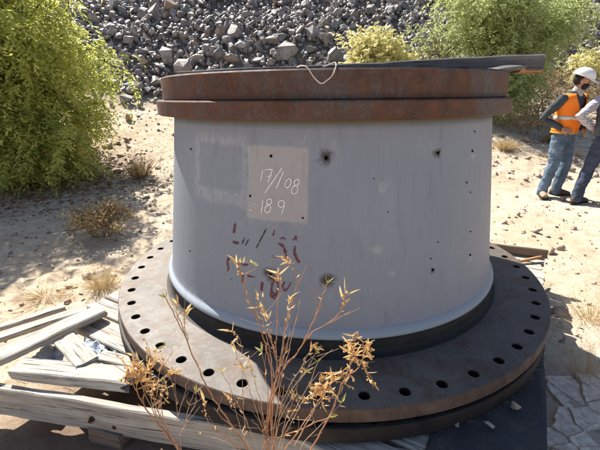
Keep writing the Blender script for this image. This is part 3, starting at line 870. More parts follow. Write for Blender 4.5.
for i in big:
    o = bpy.data.objects.new('rock', protos[pick[i]])
    mw = Matrix([list(map(float, Rm[i][r])) for r in range(3)]).to_4x4() @ Matrix.Scale(float(sz[i]), 4)
    mw.translation = P[i]
    o.matrix_world = mw; COL.objects.link(o)
    zone = ('between the weeping tree and the rim' if X_[i] < 175 else 'above the left half of the rusty rim' if X_[i] < 300 else
            'beside or above the pale yellow shrub' if X_[i] < 432 else 'right of the tall tree')
    kind_ = 'large angular rock' if score[i] > np.median(score[big]) else 'smaller angular rock'
    tag(o, kind_ + ' on the spoil heap ' + zone, 'rock', 'rocks on the spoil heap')

def ray_hill(x, y):
    xx, vv = x - 300.0, 225.0 - y
    c, s = math.cos(ro), math.sin(ro); xx, vv = c * xx - s * vv, s * xx + c * vv
    r = Vector((xx, 373.5 * math.cos(th) + vv * math.sin(th), -373.5 * math.sin(th) + vv * math.cos(th))); r /= r.y
    t = 6.0
    while t < 40 and CAMZ + r.z * t > float(ground_z(np.array([r.x * t]), np.array([t]), False)[0]) + 0.12: t += 0.05
    return Vector((r.x * t, t, CAMZ + r.z * t)), t
M['boulder_tan'] = mk_rock('tan_boulder', [(0.36, 0.27, 0.20), (0.42, 0.31, 0.22), (0.33, 0.25, 0.2)], 0.25)
M['boulder_pale'] = mk_rock('pale_boulder', [(0.55, 0.53, 0.50), (0.60, 0.56, 0.52), (0.48, 0.47, 0.47)], 0.2)
M['boulder_grey'] = mk_rock('grey_boulder', [(0.20, 0.195, 0.205), (0.24, 0.22, 0.22), (0.17, 0.165, 0.17)], 0.4)
for x, y, px, mt, sq, lb in [
        (231, 59, 11.0, 'boulder_tan', (1.05, .9, .85), 'big blocky tan boulder on the heap just above the left half of the rim'),
        (196, 59, 10.5, 'boulder_tan', (1.2, .8, .7), 'wide brownish boulder on the heap directly above the left end of the rim'),
        (206, 52, 11, 'boulder_pale', (1.4, .7, .35), 'long flat pale slab lying on the heap above the wide brownish boulder'),
        (217, 42, 9.5, 'boulder_grey', (1.0, .8, .8), 'smooth grey slanted boulder upslope of the big blocky tan boulder'),
        (240, 46, 9.5, 'boulder_pale', (1.1, .8, .8), 'whitish rough boulder upslope to the right of the big blocky tan boulder'),
        (193, 44, 8, 'boulder_tan', (1.0, .8, .8), 'pinkish orange rock on the heap beside the smooth grey slanted boulder'),
        (131, 87, 11, 'boulder_grey', (1.15, .9, .85), 'dark rounded boulder at the foot of the heap touching the weeping tree'),
        (157, 82, 7.5, 'boulder_pale', (1.3, .8, .6), 'pale stone at the foot of the heap left of the rim'),
        (258, 60, 8.5, 'boulder_pale', (1.4, .8, .5), 'pale tilted slab on the heap above the rim, right of the big blocky tan boulder'),
        (391, 9, 8.5, 'boulder_pale', (1.3, .9, .6), 'white slab high on the heap above the pale yellow shrub'),
        (143, 52, 8, 'boulder_grey', (1.2, .9, .7), 'grey boulder on the heap at the right edge of the weeping tree')]:
    p, t = ray_hill(x, y)
    o = mesh_obj('rock', hull_rock(int(x * 7 + y), 34, 0.85), M[mt]); sc_ = 0.74 * px * p.y / 373.5
    o.location = p; o.scale = (sc_ * sq[0], sc_ * sq[1], sc_ * sq[2]); o.rotation_euler = (random.uniform(-.25, .25), random.uniform(-.25, .25), random.uniform(-.5, .5))
    tag(o, lb, 'rock', 'rocks on the spoil heap')

# stones on the dirt
sprotos = [hull_rock(300 + i, 14, 0.55) for i in range(6)]
NS = 7000
sx_ = np.concatenate([RNG.uniform(-6, 7.5, 3600), RNG.uniform(-4, 8, 1600), RNG.uniform(-5, 10, 1800)]); sy_ = np.concatenate([RNG.uniform(1.9, 12.5, 3600), 0.6 + RNG.random(1600) * 4.5, RNG.uniform(6, 11.5, 1800)])
ss = np.exp(RNG.normal(math.log(0.014), 0.6, NS)).clip(0.005, 0.075)
ss[5200:] *= 2.6
inside = (np.hypot(sx_ - CX, sy_ - CY) < 1.5) | ((sy_ < 2.4) & (sx_ < 1.55) & (sx_ > -1.7))
sx_, sy_, ss = sx_[~inside], sy_[~inside], ss[~inside]
SP = np.stack([sx_, sy_, ground_z(sx_, sy_) + ss * 0.15], -1)
tag(scatter_mesh('gravel', sprotos, SP, ss, rot_mats(len(SP), RNG, 0.3), RNG.integers(0, 6, len(SP)), M['stone']), kind='stuff')
def one_stone(x, y, z, s, mat, label, proto=0, flat=0.8, group=None):
    o = mesh_obj('stone', sprotos[proto].copy(), mat)
    o.location = (x, y, z); o.scale = (s, s * 0.85, s * flat); o.rotation_euler = (0, 0, random.uniform(0, 6.28))
    return tag(o, label, 'stone', group)
one_stone(0.735, 1.125, 0.193, 0.026, M['pale_stone'], 'pinkish stone on the black rubber sheet, middle one of the three', 0)
one_stone(0.612, 1.135, 0.190, 0.017, M['pale_stone'], 'small white pebble on the black rubber sheet against the flange', 1, 1.0)
one_stone(0.885, 1.215, 0.196, 0.032, M['stone'], 'rough brown stone on the black rubber sheet nearest its right edge', 2)
for x, y, s, lb in ((2.25, 2.35, 0.05, 'reddish flat stone on the sunlit dirt right of the flange'), (2.55, 2.75, 0.055, 'wide tan stone on the sunlit dirt below the platform corner'),
                    (3.55, 4.75, 0.05, 'brown stone on the sunlit dirt left of the boots'), (-2.9, 6.1, 0.10, 'tan stone at the right foot of the weeping tree')):
    one_stone(x, y, gz(x, y) + s * 0.2, s, M['stone'], lb, random.randint(0, 5), 0.6)

# cracked mud right of the platform: each plate a piece of the ground
def voronoi_cells(pts, box):
    cells = []
    for i, p in enumerate(pts):
        poly = [(box[0], box[1]), (box[2], box[1]), (box[2], box[3]), (box[0], box[3])]
        for j, q in enumerate(pts):
            if i == j or (p[0] - q[0]) ** 2 + (p[1] - q[1]) ** 2 > 0.35: continue
            mx, my = (p[0] + q[0]) / 2, (p[1] + q[1]) / 2; nx_, ny_ = q[0] - p[0], q[1] - p[1]
            out = []
            for k in range(len(poly)):
                a, b = poly[k], poly[(k + 1) % len(poly)]
                da = (a[0] - mx) * nx_ + (a[1] - my) * ny_; db = (b[0] - mx) * nx_ + (b[1] - my) * ny_
                if da <= 0: out.append(a)
                if da * db < 0:
                    t = da / (da - db); out.append((a[0] + (b[0] - a[0]) * t, a[1] + (b[1] - a[1]) * t))
            poly = out
            if len(poly) < 3: break
        cells.append(poly)
    return cells
M['mud'] = simple('dry_grey_mud', (0.62, 0.53, 0.45), 0.95, 0.1, 0, 0.35, 34, 0.4)
mr = random.Random(5)
mp_ = [(1.0 + i * 0.105 + mr.uniform(-0.07, 0.07), 0.78 + j * 0.095 + mr.uniform(-0.065, 0.065)) for i in range(11) for j in range(10)]
for (cxp, cyp), poly in zip(mp_, voronoi_cells(mp_, (0.95, 0.72, 2.2, 1.75))):
    if len(poly) < 3: continue
    # only beyond the edge of the platform, inside the shaded hollow
    uu = cxp * 0.866 - cyp * 0.5
    if uu < 0.36 or math.hypot(cxp - 1.55, cyp - 1.2) > 0.5 or mr.random() < 0.16: continue
    bm = bmesh.new(); z0 = gz(cxp, cyp)
    tilt = (mr.uniform(-0.07, 0.07), mr.uniform(-0.07, 0.07))
    top = []
    for sc, dz in ((0.94, -0.03), (0.945, 0.010), (0.86, 0.016), (0.5, 0.012)):
        ring = []
        for k in range(len(poly)):
            a, b = poly[k], poly[(k + 1) % len(poly)]
            for t in (0.0, 0.33, 0.66):
                x = a[0] + (b[0] - a[0]) * t; y = a[1] + (b[1] - a[1]) * t
                jx = 0.008 * mnoise.noise(Vector((x * 24, y * 24, 1))); x = cxp + (x - cxp) * sc + jx; y = cyp + (y - cyp) * sc + jx
                ring.append(bm.verts.new((x, y, z0 + dz + tilt[0] * (x - cxp) + tilt[1] * (y - cyp))))
        if top:
            for k in range(len(ring)):
                j = (k + 1) % len(ring); bm.faces.new((top[k], top[j], ring[j], ring[k]))
        top = ring
    bm.faces.new(top)
    me = bpy.data.meshes.new('mud_plate'); bm.to_mesh(me); bm.free()
    mesh_obj('mud_plate', me, M['mud'], ground)

# ------------------------------------------------------------------ vegetation
def blades_mesh(roots, tips, bend, w, seg=4, rng=RNG):
    """curved tapering blades: roots,tips (n,3); bend (n,3) mid offset; w (n,)"""
    n = len(roots); d = tips - roots
    side = np.cross(d, rng.normal(size=(n, 3))); side /= np.linalg.norm(side, axis=1)[:, None] + 1e-9
    V = []
    for k in range(seg + 1):
        t = k / seg
        c = roots + d * t + bend * (4 * t * (1 - t))
        ww = (w * (1 - t) ** 0.7)[:, None] if k < seg else (w * 0.08)[:, None]
        V += [c + side * ww, c - side * ww]
    V = np.stack(V, 1); m = 2 * (seg + 1)
    base = (np.arange(n) * m)[:, None]
    F_ = [np.stack([base[:, 0] + 2 * k, base[:, 0] + 2 * k + 1, base[:, 0] + 2 * k + 3, base[:, 0] + 2 * k + 2], -1) for k in range(seg)]
    return V.reshape(-1, 3), np.concatenate(F_)
def tuft(name, x, y, h, r, n, mat, label, cat, up_=0.5, w=0.003, group=None, dz=0.0):
    z = gz(x, y) - 0.02 + dz
    e = empty(name, (x, y, z)); tag(e, label, cat, group)
    a = RNG.uniform(0, 2 * math.pi, n); q = np.sqrt(RNG.random(n))
    roots = np.stack([0.25 * r * q * np.cos(a), 0.25 * r * q * np.sin(a), np.zeros(n)], -1)
    a2 = a + RNG.normal(0, 0.5, n); L = RNG.uniform(0.45, 1.0, n)
    tips = roots + np.stack([r * q * L * np.cos(a2), r * q * L * np.sin(a2), h * L * (1 - up_ * q * q)], -1)
    bend = RNG.normal(0, 0.06 * h, (n, 3)); bend[:, 2] = np.abs(bend[:, 2])
    V, F_ = blades_mesh(roots, tips, bend, np.full(n, w) * RNG.uniform(0.6, 1.3, n))
    mesh_obj('blades', np_mesh('blades', V, F_), mat, e)
    return e
def twiggy(name, x, y, h, r, n, mat, label, cat, leaf=None, nleaf=0, lsz=0.03, group=None, thick=0.008, seed=0, base_r=0.1):
    """shrub of branching bare twigs"""
    rr = random.Random(seed)
    e = empty(name, (x, y, gz(x, y) - 0.03)); tag(e, label, cat, group)
    V, F_ = [], []; tips = []
    def grow(p, d, L, rad, depth):
        pts = [p]
        for k in range(4):
            d = (d + Vector((rr.gauss(0, 0.16), rr.gauss(0, 0.16), rr.gauss(0.03, 0.1)))).normalized()
            p = p + d * (L / 4); pts.append(p)
        v, f = tube(pts, rad, rad * 0.55, 4 if depth > 0 else 5); b = len(V); V.extend(v); F_.extend([tuple(i + b for i in q) for q in f])
        if depth >= 2: tips.append((pts[2], pts[-1])); return
        for k in range(rr.choice((2, 3, 3))):
            q = pts[rr.choice((2, 3, 4))]
            nd = (d + Vector((rr.gauss(0, 0.5), rr.gauss(0, 0.5), rr.gauss(0.1, 0.35)))).normalized()
            grow(q, nd, L * rr.uniform(0.5, 0.8), rad * 0.55, depth + 1)
    for i in range(n):
        a = rr.uniform(0, 6.283); q = math.sqrt(rr.random())
        p = Vector((base_r * q * math.cos(a), base_r * q * math.sin(a), 0))
        d = Vector((r / h * q * math.cos(a) * 1.1, r / h * q * math.sin(a) * 1.1, 1)).normalized()
        grow(p, d, h * rr.uniform(0.42, 0.62), thick, 0)
    pydata('twigs', V, F_, mat, e)
    if leaf is not None and nleaf:
        T = np.array([[*(a.lerp(b, rr.random()))] for a, b in [rr.choice(tips) for _ in range(nleaf)]])
        T += RNG.normal(0, lsz * 0.8, T.shape)
        mesh_obj('foliage', leaf_quads(T, lsz, lsz * 0.32), leaf, e)
    return e
def leaf_quads(P, L, W, droop=0.0, jit=0.35, dirs=None):
    n = len(P)
    d = RNG.normal(size=(n, 3)) if dirs is None else dirs + RNG.normal(0, jit, (n, 3))
    d[:, 2] -= droop; d /= np.linalg.norm(d, axis=1)[:, None]
    s = np.cross(d, RNG.normal(size=(n, 3))); s /= np.linalg.norm(s, axis=1)[:, None] + 1e-9
    l = L * RNG.uniform(0.65, 1.25, n)[:, None]; w = W * RNG.uniform(0.7, 1.2, n)[:, None]
    V = np.stack([P, P + d * l * 0.5 + s * w, P + d * l, P + d * l * 0.5 - s * w], 1).reshape(-1, 3)
    return np_mesh('foliage', V, np.arange(4 * n).reshape(n, 4))

def crown_clumps(center, radii, n, seed, shellw=0.55):
    rng = np.random.default_rng(seed); out = []
    while len(out) < n:
        v = rng.normal(size=3); v /= np.linalg.norm(v)
        lobes = 0.80 + 0.40 * (mnoise.noise(Vector(v * 2.1) + Vector((seed, 0, 0))))
        rr = (shellw + (1 - shellw) * rng.random()) if rng.random() < 0.7 else rng.random() ** 0.5
        out.append(np.array(center) + v * np.array(radii) * lobes * rr)
    return np.array(out)

def pepper_tree(name, x, y, clumps, trunk_top, label, mat, leaf_L=0.055, leaf_W=0.009, sprays=26, leaflets=13, rach=0.26, cr=0.30, droop=1.1, trunk_r=0.1, bark=None, branch_every=2, seed=0):
    rr = random.Random(seed); rng = np.random.default_rng(seed + 50)
    z0 = gz(x, y) - 0.05
    e = empty(name, (x, y, z0)); tag(e, label, 'tree')
    o = np.array([x, y, z0])
    # trunk with limbs
    tt = Vector(trunk_top) - Vector(o)
    V, F_ = tube(smooth_path([(0, 0, 0), (tt.x * 0.3 + 0.05, tt.y * 0.3, tt.z * 0.4), tt], 5), trunk_r, trunk_r * 0.55, 9)
    pydata('trunk', V, F_, bark or M['bark'], e, True)
    V, F_ = [], []
    for i, c in enumerate(clumps):
        if i % branch_every: continue
        c = Vector(c - o); s = tt * rr.uniform(0.35, 1.0)
        mid = s.lerp(c, 0.5) + Vector((rr.gauss(0, 0.12), rr.gauss(0, 0.12), rr.uniform(0.05, 0.3)))
        v, f = tube(smooth_path([s, mid, c], 5), trunk_r * rr.uniform(0.15, 0.36), 0.006, 5); b = len(V); V += v; F_ += [tuple(k + b for k in q) for q in f]
    pydata('limbs', V, F_, bark or M['bark'], e, True)
    # foliage: drooping pinnate sprays in clumps
    allP, allD = [], []
    for c in clumps:
        ns = max(3, int(sprays * rng.uniform(0.5, 1.4)))
        k = cr * rng.uniform(0.6, 1.35)
        st = c - o + rng.normal(0, 1, (ns, 3)) * np.array([k, k, k * 0.8]) * 0.6
        out = (st - (c - o)); out[:, 2] *= 0.4; out += rng.normal(0, 0.12, out.shape)
        out /= np.linalg.norm(out, axis=1)[:, None] + 1e-9
        L = rach * rng.uniform(0.6, 1.3, ns)
        for q in range(leaflets):
            t = (q + 0.5) / leaflets
            pos = st + out * (L * t * 0.75)[:, None]; pos[:, 2] -= L * (t * t) * droop * 0.8
            dr = out * 0.6; dr = dr.copy(); dr[:, 2] -= t * droop * 0.8
            sd = np.cross(dr, np.array([0, 0, 1.0])); sd /= np.linalg.norm(sd, axis=1)[:, None] + 1e-9
            allP.append(pos); allD.append(dr * 0.8 + sd * (1 if q % 2 else -1) * 0.9)
    P = np.concatenate(allP); Dd = np.concatenate(allD); Dd /= np.linalg.norm(Dd, axis=1)[:, None]
    mesh_obj('crown', leaf_quads(P, leaf_L, leaf_W, 0.15, 0.3, Dd), mat, e)
    return e

# big weeping tree, left
cl = np.concatenate([crown_clumps((-4.75, 6.5, 1.75), (1.95, 1.6, 1.75), 250, 3, 0.6),
                     crown_clumps((-5.2, 6.4, 3.3), (1.9, 1.6, 1.3), 110, 4, 0.6),
                     crown_clumps((-4.3, 5.9, 0.75), (1.5, 0.7, 0.55), 70, 6, 0.5)])
cl = cl[(cl[:, 2] > 0.35) & (cl[:, 0] / cl[:, 1] < -0.415 + 0.05 * np.sin(cl[:, 2] * 5))]
pepper_tree('pepper_tree', -5.0, 6.9, cl, (-4.9, 6.7, 1.9), 'large yellow green weeping tree filling the left edge, its branches near the ground', M['pepper_leaf'], sprays=17, leaf_L=0.09, leaf_W=0.0145, cr=0.27, seed=1)
# big tree right of centre behind the rim
cl = np.concatenate([crown_clumps((4.9, 9.7, 2.55), (1.35, 1.0, 1.45), 150, 13, 0.5), crown_clumps((4.2, 9.5, 3.3), (1.5, 1.0, 0.9), 70, 14, 0.5), crown_clumps((4.75, 9.2, 1.5), (0.75, 0.6, 0.6), 45, 15, 0.4), crown_clumps((6.1, 9.9, 3.0), (0.95, 0.8, 0.75), 50, 16, 0.4)])
pepper_tree('green_tree', 4.7, 9.9, cl, (4.7, 9.9, 2.4), 'tall bright green leafy tree behind the right end of the dark plank', M['acacia_leaf'], leaf_L=0.085, leaf_W=0.016, sprays=17, leaflets=11, rach=0.30, cr=0.30, droop=0.7, seed=2)
cl = crown_clumps((3.35, 9.9, 2.5), (0.9, 0.7, 1.2), 46, 23, 0.5)
pepper_tree('sparse_tree', 3.45, 9.9, cl, (3.4, 9.9, 2.3), 'sparse half bare grey green tree left of the tall green tree', M['acacia_leaf'], leaf_L=0.07, leaf_W=0.012, sprays=9, leaflets=9, rach=0.25, cr=0.34, droop=0.5, bark=M['twig'], branch_every=1, trunk_r=0.05, seed=3)
cl = np.concatenate([crown_clumps((1.95, 10.3, 2.15), (1.05, 0.7, 0.95), 130, 33, 0.5), crown_clumps((2.6, 10.3, 1.9), (0.6, 0.5, 0.7), 45, 34, 0.5)])
cl = cl[(cl[:, 2] < 2.95)]
pepper_tree('yellow_shrub', 2.05, 10.35, cl, (2.05, 10.3, 1.7), 'rounded pale yellow shrub showing just above the rim', M['yellow_leaf'], leaf_L=0.075, leaf_W=0.018, sprays=20, leaflets=9, rach=0.16, cr=0.20, droop=0.1, trunk_r=0.04, seed=4)
cl = crown_clumps((8.0, 11.2, 2.15), (0.8, 0.6, 0.5), 40, 43, 0.4)
pepper_tree('yellow_shrub', 8.0, 11.3, cl, (8.0, 11.3, 2.0), 'small yellow green shrub on the slope above the white hard hat', M['yellow_leaf'], leaf_L=0.07, leaf_W=0.016, sprays=14, leaflets=9, rach=0.16, cr=0.22, droop=0.2, trunk_r=0.03, seed=5)
# dry brush behind the worker
for i, (x, y, h, r) in enumerate([(5.15, 8.35, 0.75, 0.55), (5.75, 8.9, 0.95, 0.6), (6.5, 9.3, 0.8, 0.6), (6.1, 10.2, 0.9, 0.6), (7.3, 10.2, 0.7, 0.6), (5.5, 10.5, 0.9, 0.7), (8.3, 10.6, 0.7, 0.6), (7.0, 11.4, 0.8, 0.6)]):
    twiggy('dry_brush', x, y, h, r, 16, M['twig'], ['bare brown brush at the right foot of the tall green tree', 'tall tangle of bare twigs left of the hard hat', 'bare brown brush just behind the hard hat', 'bare brush on the slope above the orange vest', 'low dry brush at the right frame edge on the slope', 'bare brush under the right side of the tall green tree', 'dry brush farthest right on the slope', 'dry brush below the small yellow green shrub'][i],
           'bush', M['brush'], 700, 0.05, 'dry brush on the slope', 0.009, 60 + i, 0.2)
twiggy('dry_bush', -2.22, 3.95, 0.42, 0.34, 26, M['brush'], 'round brown dry bush on dappled dirt between the tree and the flange', 'bush', M['brush'], 2600, 0.035, None, 0.004, 81, 0.08)
tuft('dry_grass_tuft', -1.62, 2.74, 0.30, 0.24, 420, M['straw'], 'straw coloured grass tuft beside the left rim of the drilled flange', 'grass tuft', 0.6, 0.0016)
tuft('dry_grass_tuft', 4.15, 7.6, 0.32, 0.34, 420, M['straw'], 'pale straw tuft in the open just right of the rusty rim', 'grass tuft', 0.6, 0.004)
tuft('dry_grass_tuft', 5.35, 8.0, 0.34, 0.28, 420, M['brush'], 'brown grass tuft on the slope left of the worker in the orange vest', 'grass tuft', 0.5, 0.004)
tuft('dry_grass_tuft', 2.05, 2.25, 0.34, 0.25, 150, M['straw'], 'thin tall straw grass in the sun by the right shadow edge', 'grass tuft', 0.5, 0.0014)
tuft('dry_grass_tuft', 1.62, 1.72, 0.30, 0.2, 130, M['straw'], 'thin straw grass in the shade on the cracked mud', 'grass tuft', 0.5, 0.0013)
tuft('dry_grass_tuft', 1.66, 1.42, 0.20, 0.2, 160, M['straw'], 'short straw grass among the cracked mud plates, nearest the camera', 'grass tuft', 0.6, 0.0015)
tuft('dry_grass_tuft', 2.25, 2.0, 0.40, 0.3, 220, M['straw'], 'tall pale straw grass at the right frame edge beside the shadow', 'grass tuft', 0.4, 0.0016)
tuft('dry_grass_tuft', -2.75, 6.35, 0.55, 0.4, 300, M['brush'], 'upright brown grass at the right foot of the weeping tree', 'grass tuft', 0.4, 0.004)
tuft('dry_grass_tuft', -2.0, 2.6, 0.14, 0.3, 260, M['straw'], 'low flattened straw on the dirt left of the plank pile', 'grass tuft', 0.8, 0.0016)
tuft('dry_grass_tuft', 4.9, 7.1, 0.2, 0.3, 260, M['straw'], 'low bleached grass clump on the slope behind the jeans', 'grass tuft', 0.7, 0.004)
# sparse straw and litter: nobody could count them
n = 2600
x = np.concatenate([RNG.uniform(-4.5, 6.5, 1400), RNG.normal(-1.9, 0.5, 700), RNG.normal(2.3, 0.6, 500)]); y = np.concatenate([RNG.uniform(2.2, 9.5, 1400), RNG.normal(2.6, 0.6, 700), RNG.normal(2.3, 0.5, 500)])
ok = (np.hypot(x - CX, y - CY) > 1.45) & (y > 1.4)
x, y = x[ok], y[ok]; n = len(x)
roots = np.stack([x, y, ground_z(x, y) + 0.004], -1)
a = RNG.uniform(0, 6.283, n); L = RNG.uniform(0.03, 0.12, n)
tips = roots + np.stack([L * np.cos(a), L * np.sin(a), L * RNG.uniform(0.05, 0.6, n)], -1)
V, F_ = blades_mesh(roots, tips, RNG.normal(0, 0.008, (n, 3)), np.full(n, 0.0018))
tag(mesh_obj('straw_litter', np_mesh('straw', V, F_), M['straw']), kind='stuff')
n = 3000
x = RNG.normal(-4.2, 1.1, n); y = RNG.normal(5.9, 0.7, n)
P = np.stack([x, y, ground_z(x, y) + 0.008], -1)
dd = RNG.normal(size=(n, 3)); dd[:, 2] *= 0.2
tag(mesh_obj('leaf_litter', leaf_quads(P, 0.06, 0.013, 0, 0.0, dd), M['litter']), kind='stuff')

# ------------------------------------------------------------------ foreground dry weed
weed = empty('dry_weed', (-0.03, 0.86, -0.07))
tag(weed, 'tall spindly dry weed with reddish stems and golden seed heads in front of the hub', 'plant')
def at_depth(x, y, d):
    xx, vv = x - 300.0, 225.0 - y
    c, s = math.cos(ro), math.sin(ro); xx, vv = c * xx - s * vv, s * xx + c * vv
    r = Vector((xx, 373.5 * math.cos(th) + vv * math.sin(th), -373.5 * math.sin(th) + vv * math.cos(th)))
    r = r * (d / r.y); return Vector((r.x, r.y, CAMZ + r.z))
wr = random.Random(9)
stems = [  # traced courses (x, y on a 600 wide elevation) and distance of the tip
    ([(284, 258), (292, 266), (297, 282), (293, 302), (285, 326), (283, 352), (281, 366), (275, 384), (270, 412), (266, 440), (268, 462)], 0.84, 1.5, 'f'),
    ([(279, 274), (279.5, 290), (276.5, 312), (276, 345), (277, 368), (274, 392), (272, 425), (274, 460)], 0.78, 1.4, 'f'),
    ([(238, 264), (241, 275), (245, 289), (250, 303), (256, 315), (262, 334), (268, 355), (272, 380), (270, 410), (276, 460)], 0.92, 2.0, 'f'),
    ([(252, 263), (245, 262), (240, 266), (241, 276)], 0.92, 0.9, 'g'),
    ([(327, 284), (323, 296), (318, 310), (311, 326), (303, 343), (295, 356), (284, 368), (277, 386), (268, 420), (270, 460)], 0.80, 1.6, 'g'),
    ([(346, 294), (344, 305), (335, 318), (322, 327), (312, 333), (303, 344)], 0.80, 1.3, 'f'),
    ([(166, 298), (175, 316), (184, 334), (196, 363), (208, 388), (221, 410), (234, 428), (248, 452), (258, 475)], 0.86, 2.0, 'g'),
    ([(363, 342), (363, 356), (358, 368), (343, 381), (337, 399), (324, 426), (311, 450), (300, 475)], 0.74, 2.0, 's'),
    ([(324, 386), (322, 396), (315, 407), (303, 424), (293, 439), (284, 452), (278, 475)], 0.70, 1.8, 's'),
    ([(330, 417), (315, 423), (299, 430), (280, 437), (264, 443), (262, 470)], 0.72, 1.4, 'g'),
    ([(128, 368), (134, 384), (141, 400), (150, 414), (160, 426), (171, 440), (184, 456), (200, 480)], 0.95, 2.2, 's'),
    ([(166, 345), (172, 352), (160, 372), (157, 392), (152, 408)], 0.96, 0.9, 'g'),
    ([(196, 392), (196, 402), (190, 414), (186, 424), (180, 436), (182, 456)], 0.95, 1.2, 'g'),
    ([(203, 386), (195, 392), (189, 406), (185, 424)], 0.95, 1.0, 'n'),
    ([(175, 384), (176, 400), (178, 420), (182, 445)], 0.98, 1.0, 'n'),
    ([(189, 376), (184, 396), (178, 416)], 0.98, 0.9, 'n'),
    ([(166, 362), (173, 388), (177, 402)], 0.98, 0.9, 'n'),
    ([(204, 402), (206, 416), (213, 428), (225, 436), (240, 448), (252, 470)], 0.82, 1.3, 'f'),
    ([(230, 398), (236, 412), (241, 428), (248, 445), (258, 470)], 0.78, 1.1, 'f'),
    ([(198, 433), (212, 438), (226, 442), (236, 450), (246, 470)], 0.76, 1.0, 'n'),
    ([(232, 332), (240, 340), (242, 372), (243, 400), (246, 430), (254, 465)], 0.9, 1.0, 'f'),
    ([(262, 296), (268, 330), (274, 352)], 0.88, 1.0, 'f'),
    ([(306, 372), (299, 382), (290, 400), (280, 420), (272, 450)], 0.72, 1.1, 'g'),
    ([(290, 330), (286, 350), (281, 366)], 0.86, 0.9, 'n'),
    ([(316, 352), (305, 372), (290, 392), (279, 416)], 0.76, 1.0, 'g'),
    ([(252, 420), (262, 432), (270, 452)], 0.76, 0.9, 'n'),
    ([(268, 318), (272, 342), (276, 360)], 0.90, 0.9, 'f'),
    ([(300, 300), (296, 322), (290, 345), (283, 372), (278, 400), (273, 440), (272, 470)], 0.83, 1.2, 'n'),
    ([(262, 352), (266, 376), (268, 402), (266, 430), (268, 465)], 0.80, 1.3, 'g'),
    ([(248, 360), (256, 384), (262, 410), (266, 436), (270, 470)], 0.84, 1.2, 'f'),
    ([(318, 362), (309, 384), (296, 408), (284, 430), (276, 460)], 0.74, 1.2, 'g'),
    ([(214, 408), (226, 422), (240, 434), (252, 448), (262, 474)], 0.78, 1.1, 'n'),
    ([(342, 402), (330, 416), (316, 430), (302, 446), (290, 472)], 0.72, 1.0, 'g'),
    ([(140, 372), (148, 388), (154, 408), (164, 428), (178, 450)], 0.96, 1.2, 's'),
    ([(176, 306), (178, 318), (186, 336)], 0.87, 1.0, 'f'),
    ([(186, 312), (184, 322), (188, 340)], 0.86, 0.9, 'f'),
    ([(152, 358), (150, 372), (152, 390), (158, 410), (170, 434), (184, 456)], 0.95, 1.3, 's'),
    ([(168, 372), (162, 386), (160, 402), (166, 424), (178, 448)], 0.93, 1.2, 's'),
    ([(136, 362), (140, 378), (146, 396), (156, 416), (172, 440)], 0.97, 1.2, 's'),
    ([(296, 394), (290, 408), (284, 424), (278, 450)], 0.72, 1.2, 'f'),
    ([(334, 376), (326, 392), (316, 408), (306, 424), (294, 446)], 0.72, 1.2, 's'),
    ([(354, 352), (350, 366), (344, 380)], 0.74, 1.0, 's'),
    ([(258, 300), (264, 326), (270, 352), (274, 378)], 0.86, 1.2, 'f'),
    ([(290, 300), (288, 320), (282, 344), (278, 372)], 0.82, 1.1, 'f'),
    ([(312, 346), (302, 366), (290, 386), (280, 408)], 0.78, 1.1, 'f'),
    ([(236, 352), (246, 380), (256, 408), (264, 436), (268, 466)], 0.84, 1.2, 'f'),
    ([(222, 372), (234, 396), (246, 420), (256, 446), (262, 472)], 0.82, 1.1, 'g'),
    ([(284, 384), (282, 402), (277, 424), (274, 452)], 0.74, 1.3, 'n'),
    ([(256, 398), (262, 416), (266, 438), (268, 464)], 0.76, 1.3, 'n'),
    ([(302, 402), (294, 418), (284, 438), (278, 466)], 0.72, 1.2, 'f'),
    ([(150, 380), (158, 396), (160, 420), (168, 438)], 0.98, 0.8, 'n'),
]
def lance(P0, d, L, W, V, F_, curl=0.3):
    """small folded lance-shaped leaf"""
    d = d.normalized(); s = d.cross(Vector((wr.gauss(0, 1), wr.gauss(0, 1), wr.gauss(0, 1)))).normalized(); nn = d.cross(s)
    b = len(V)
    for t, w in ((0, 0.15), (0.3, 0.9), (0.65, 0.7), (1, 0.02)):
        c = P0 + d * (L * t) + nn * (curl * L * t * t)
        V += [c + s * (W * w) + nn * (W * 0.5 * w), c, c - s * (W * w) + nn * (W * 0.5 * w)]
    for k in range(3):
        for q in range(2):
            i = b + 3 * k + q; F_.append((i, i + 1, i + 4, i + 3))
WL = weed.location
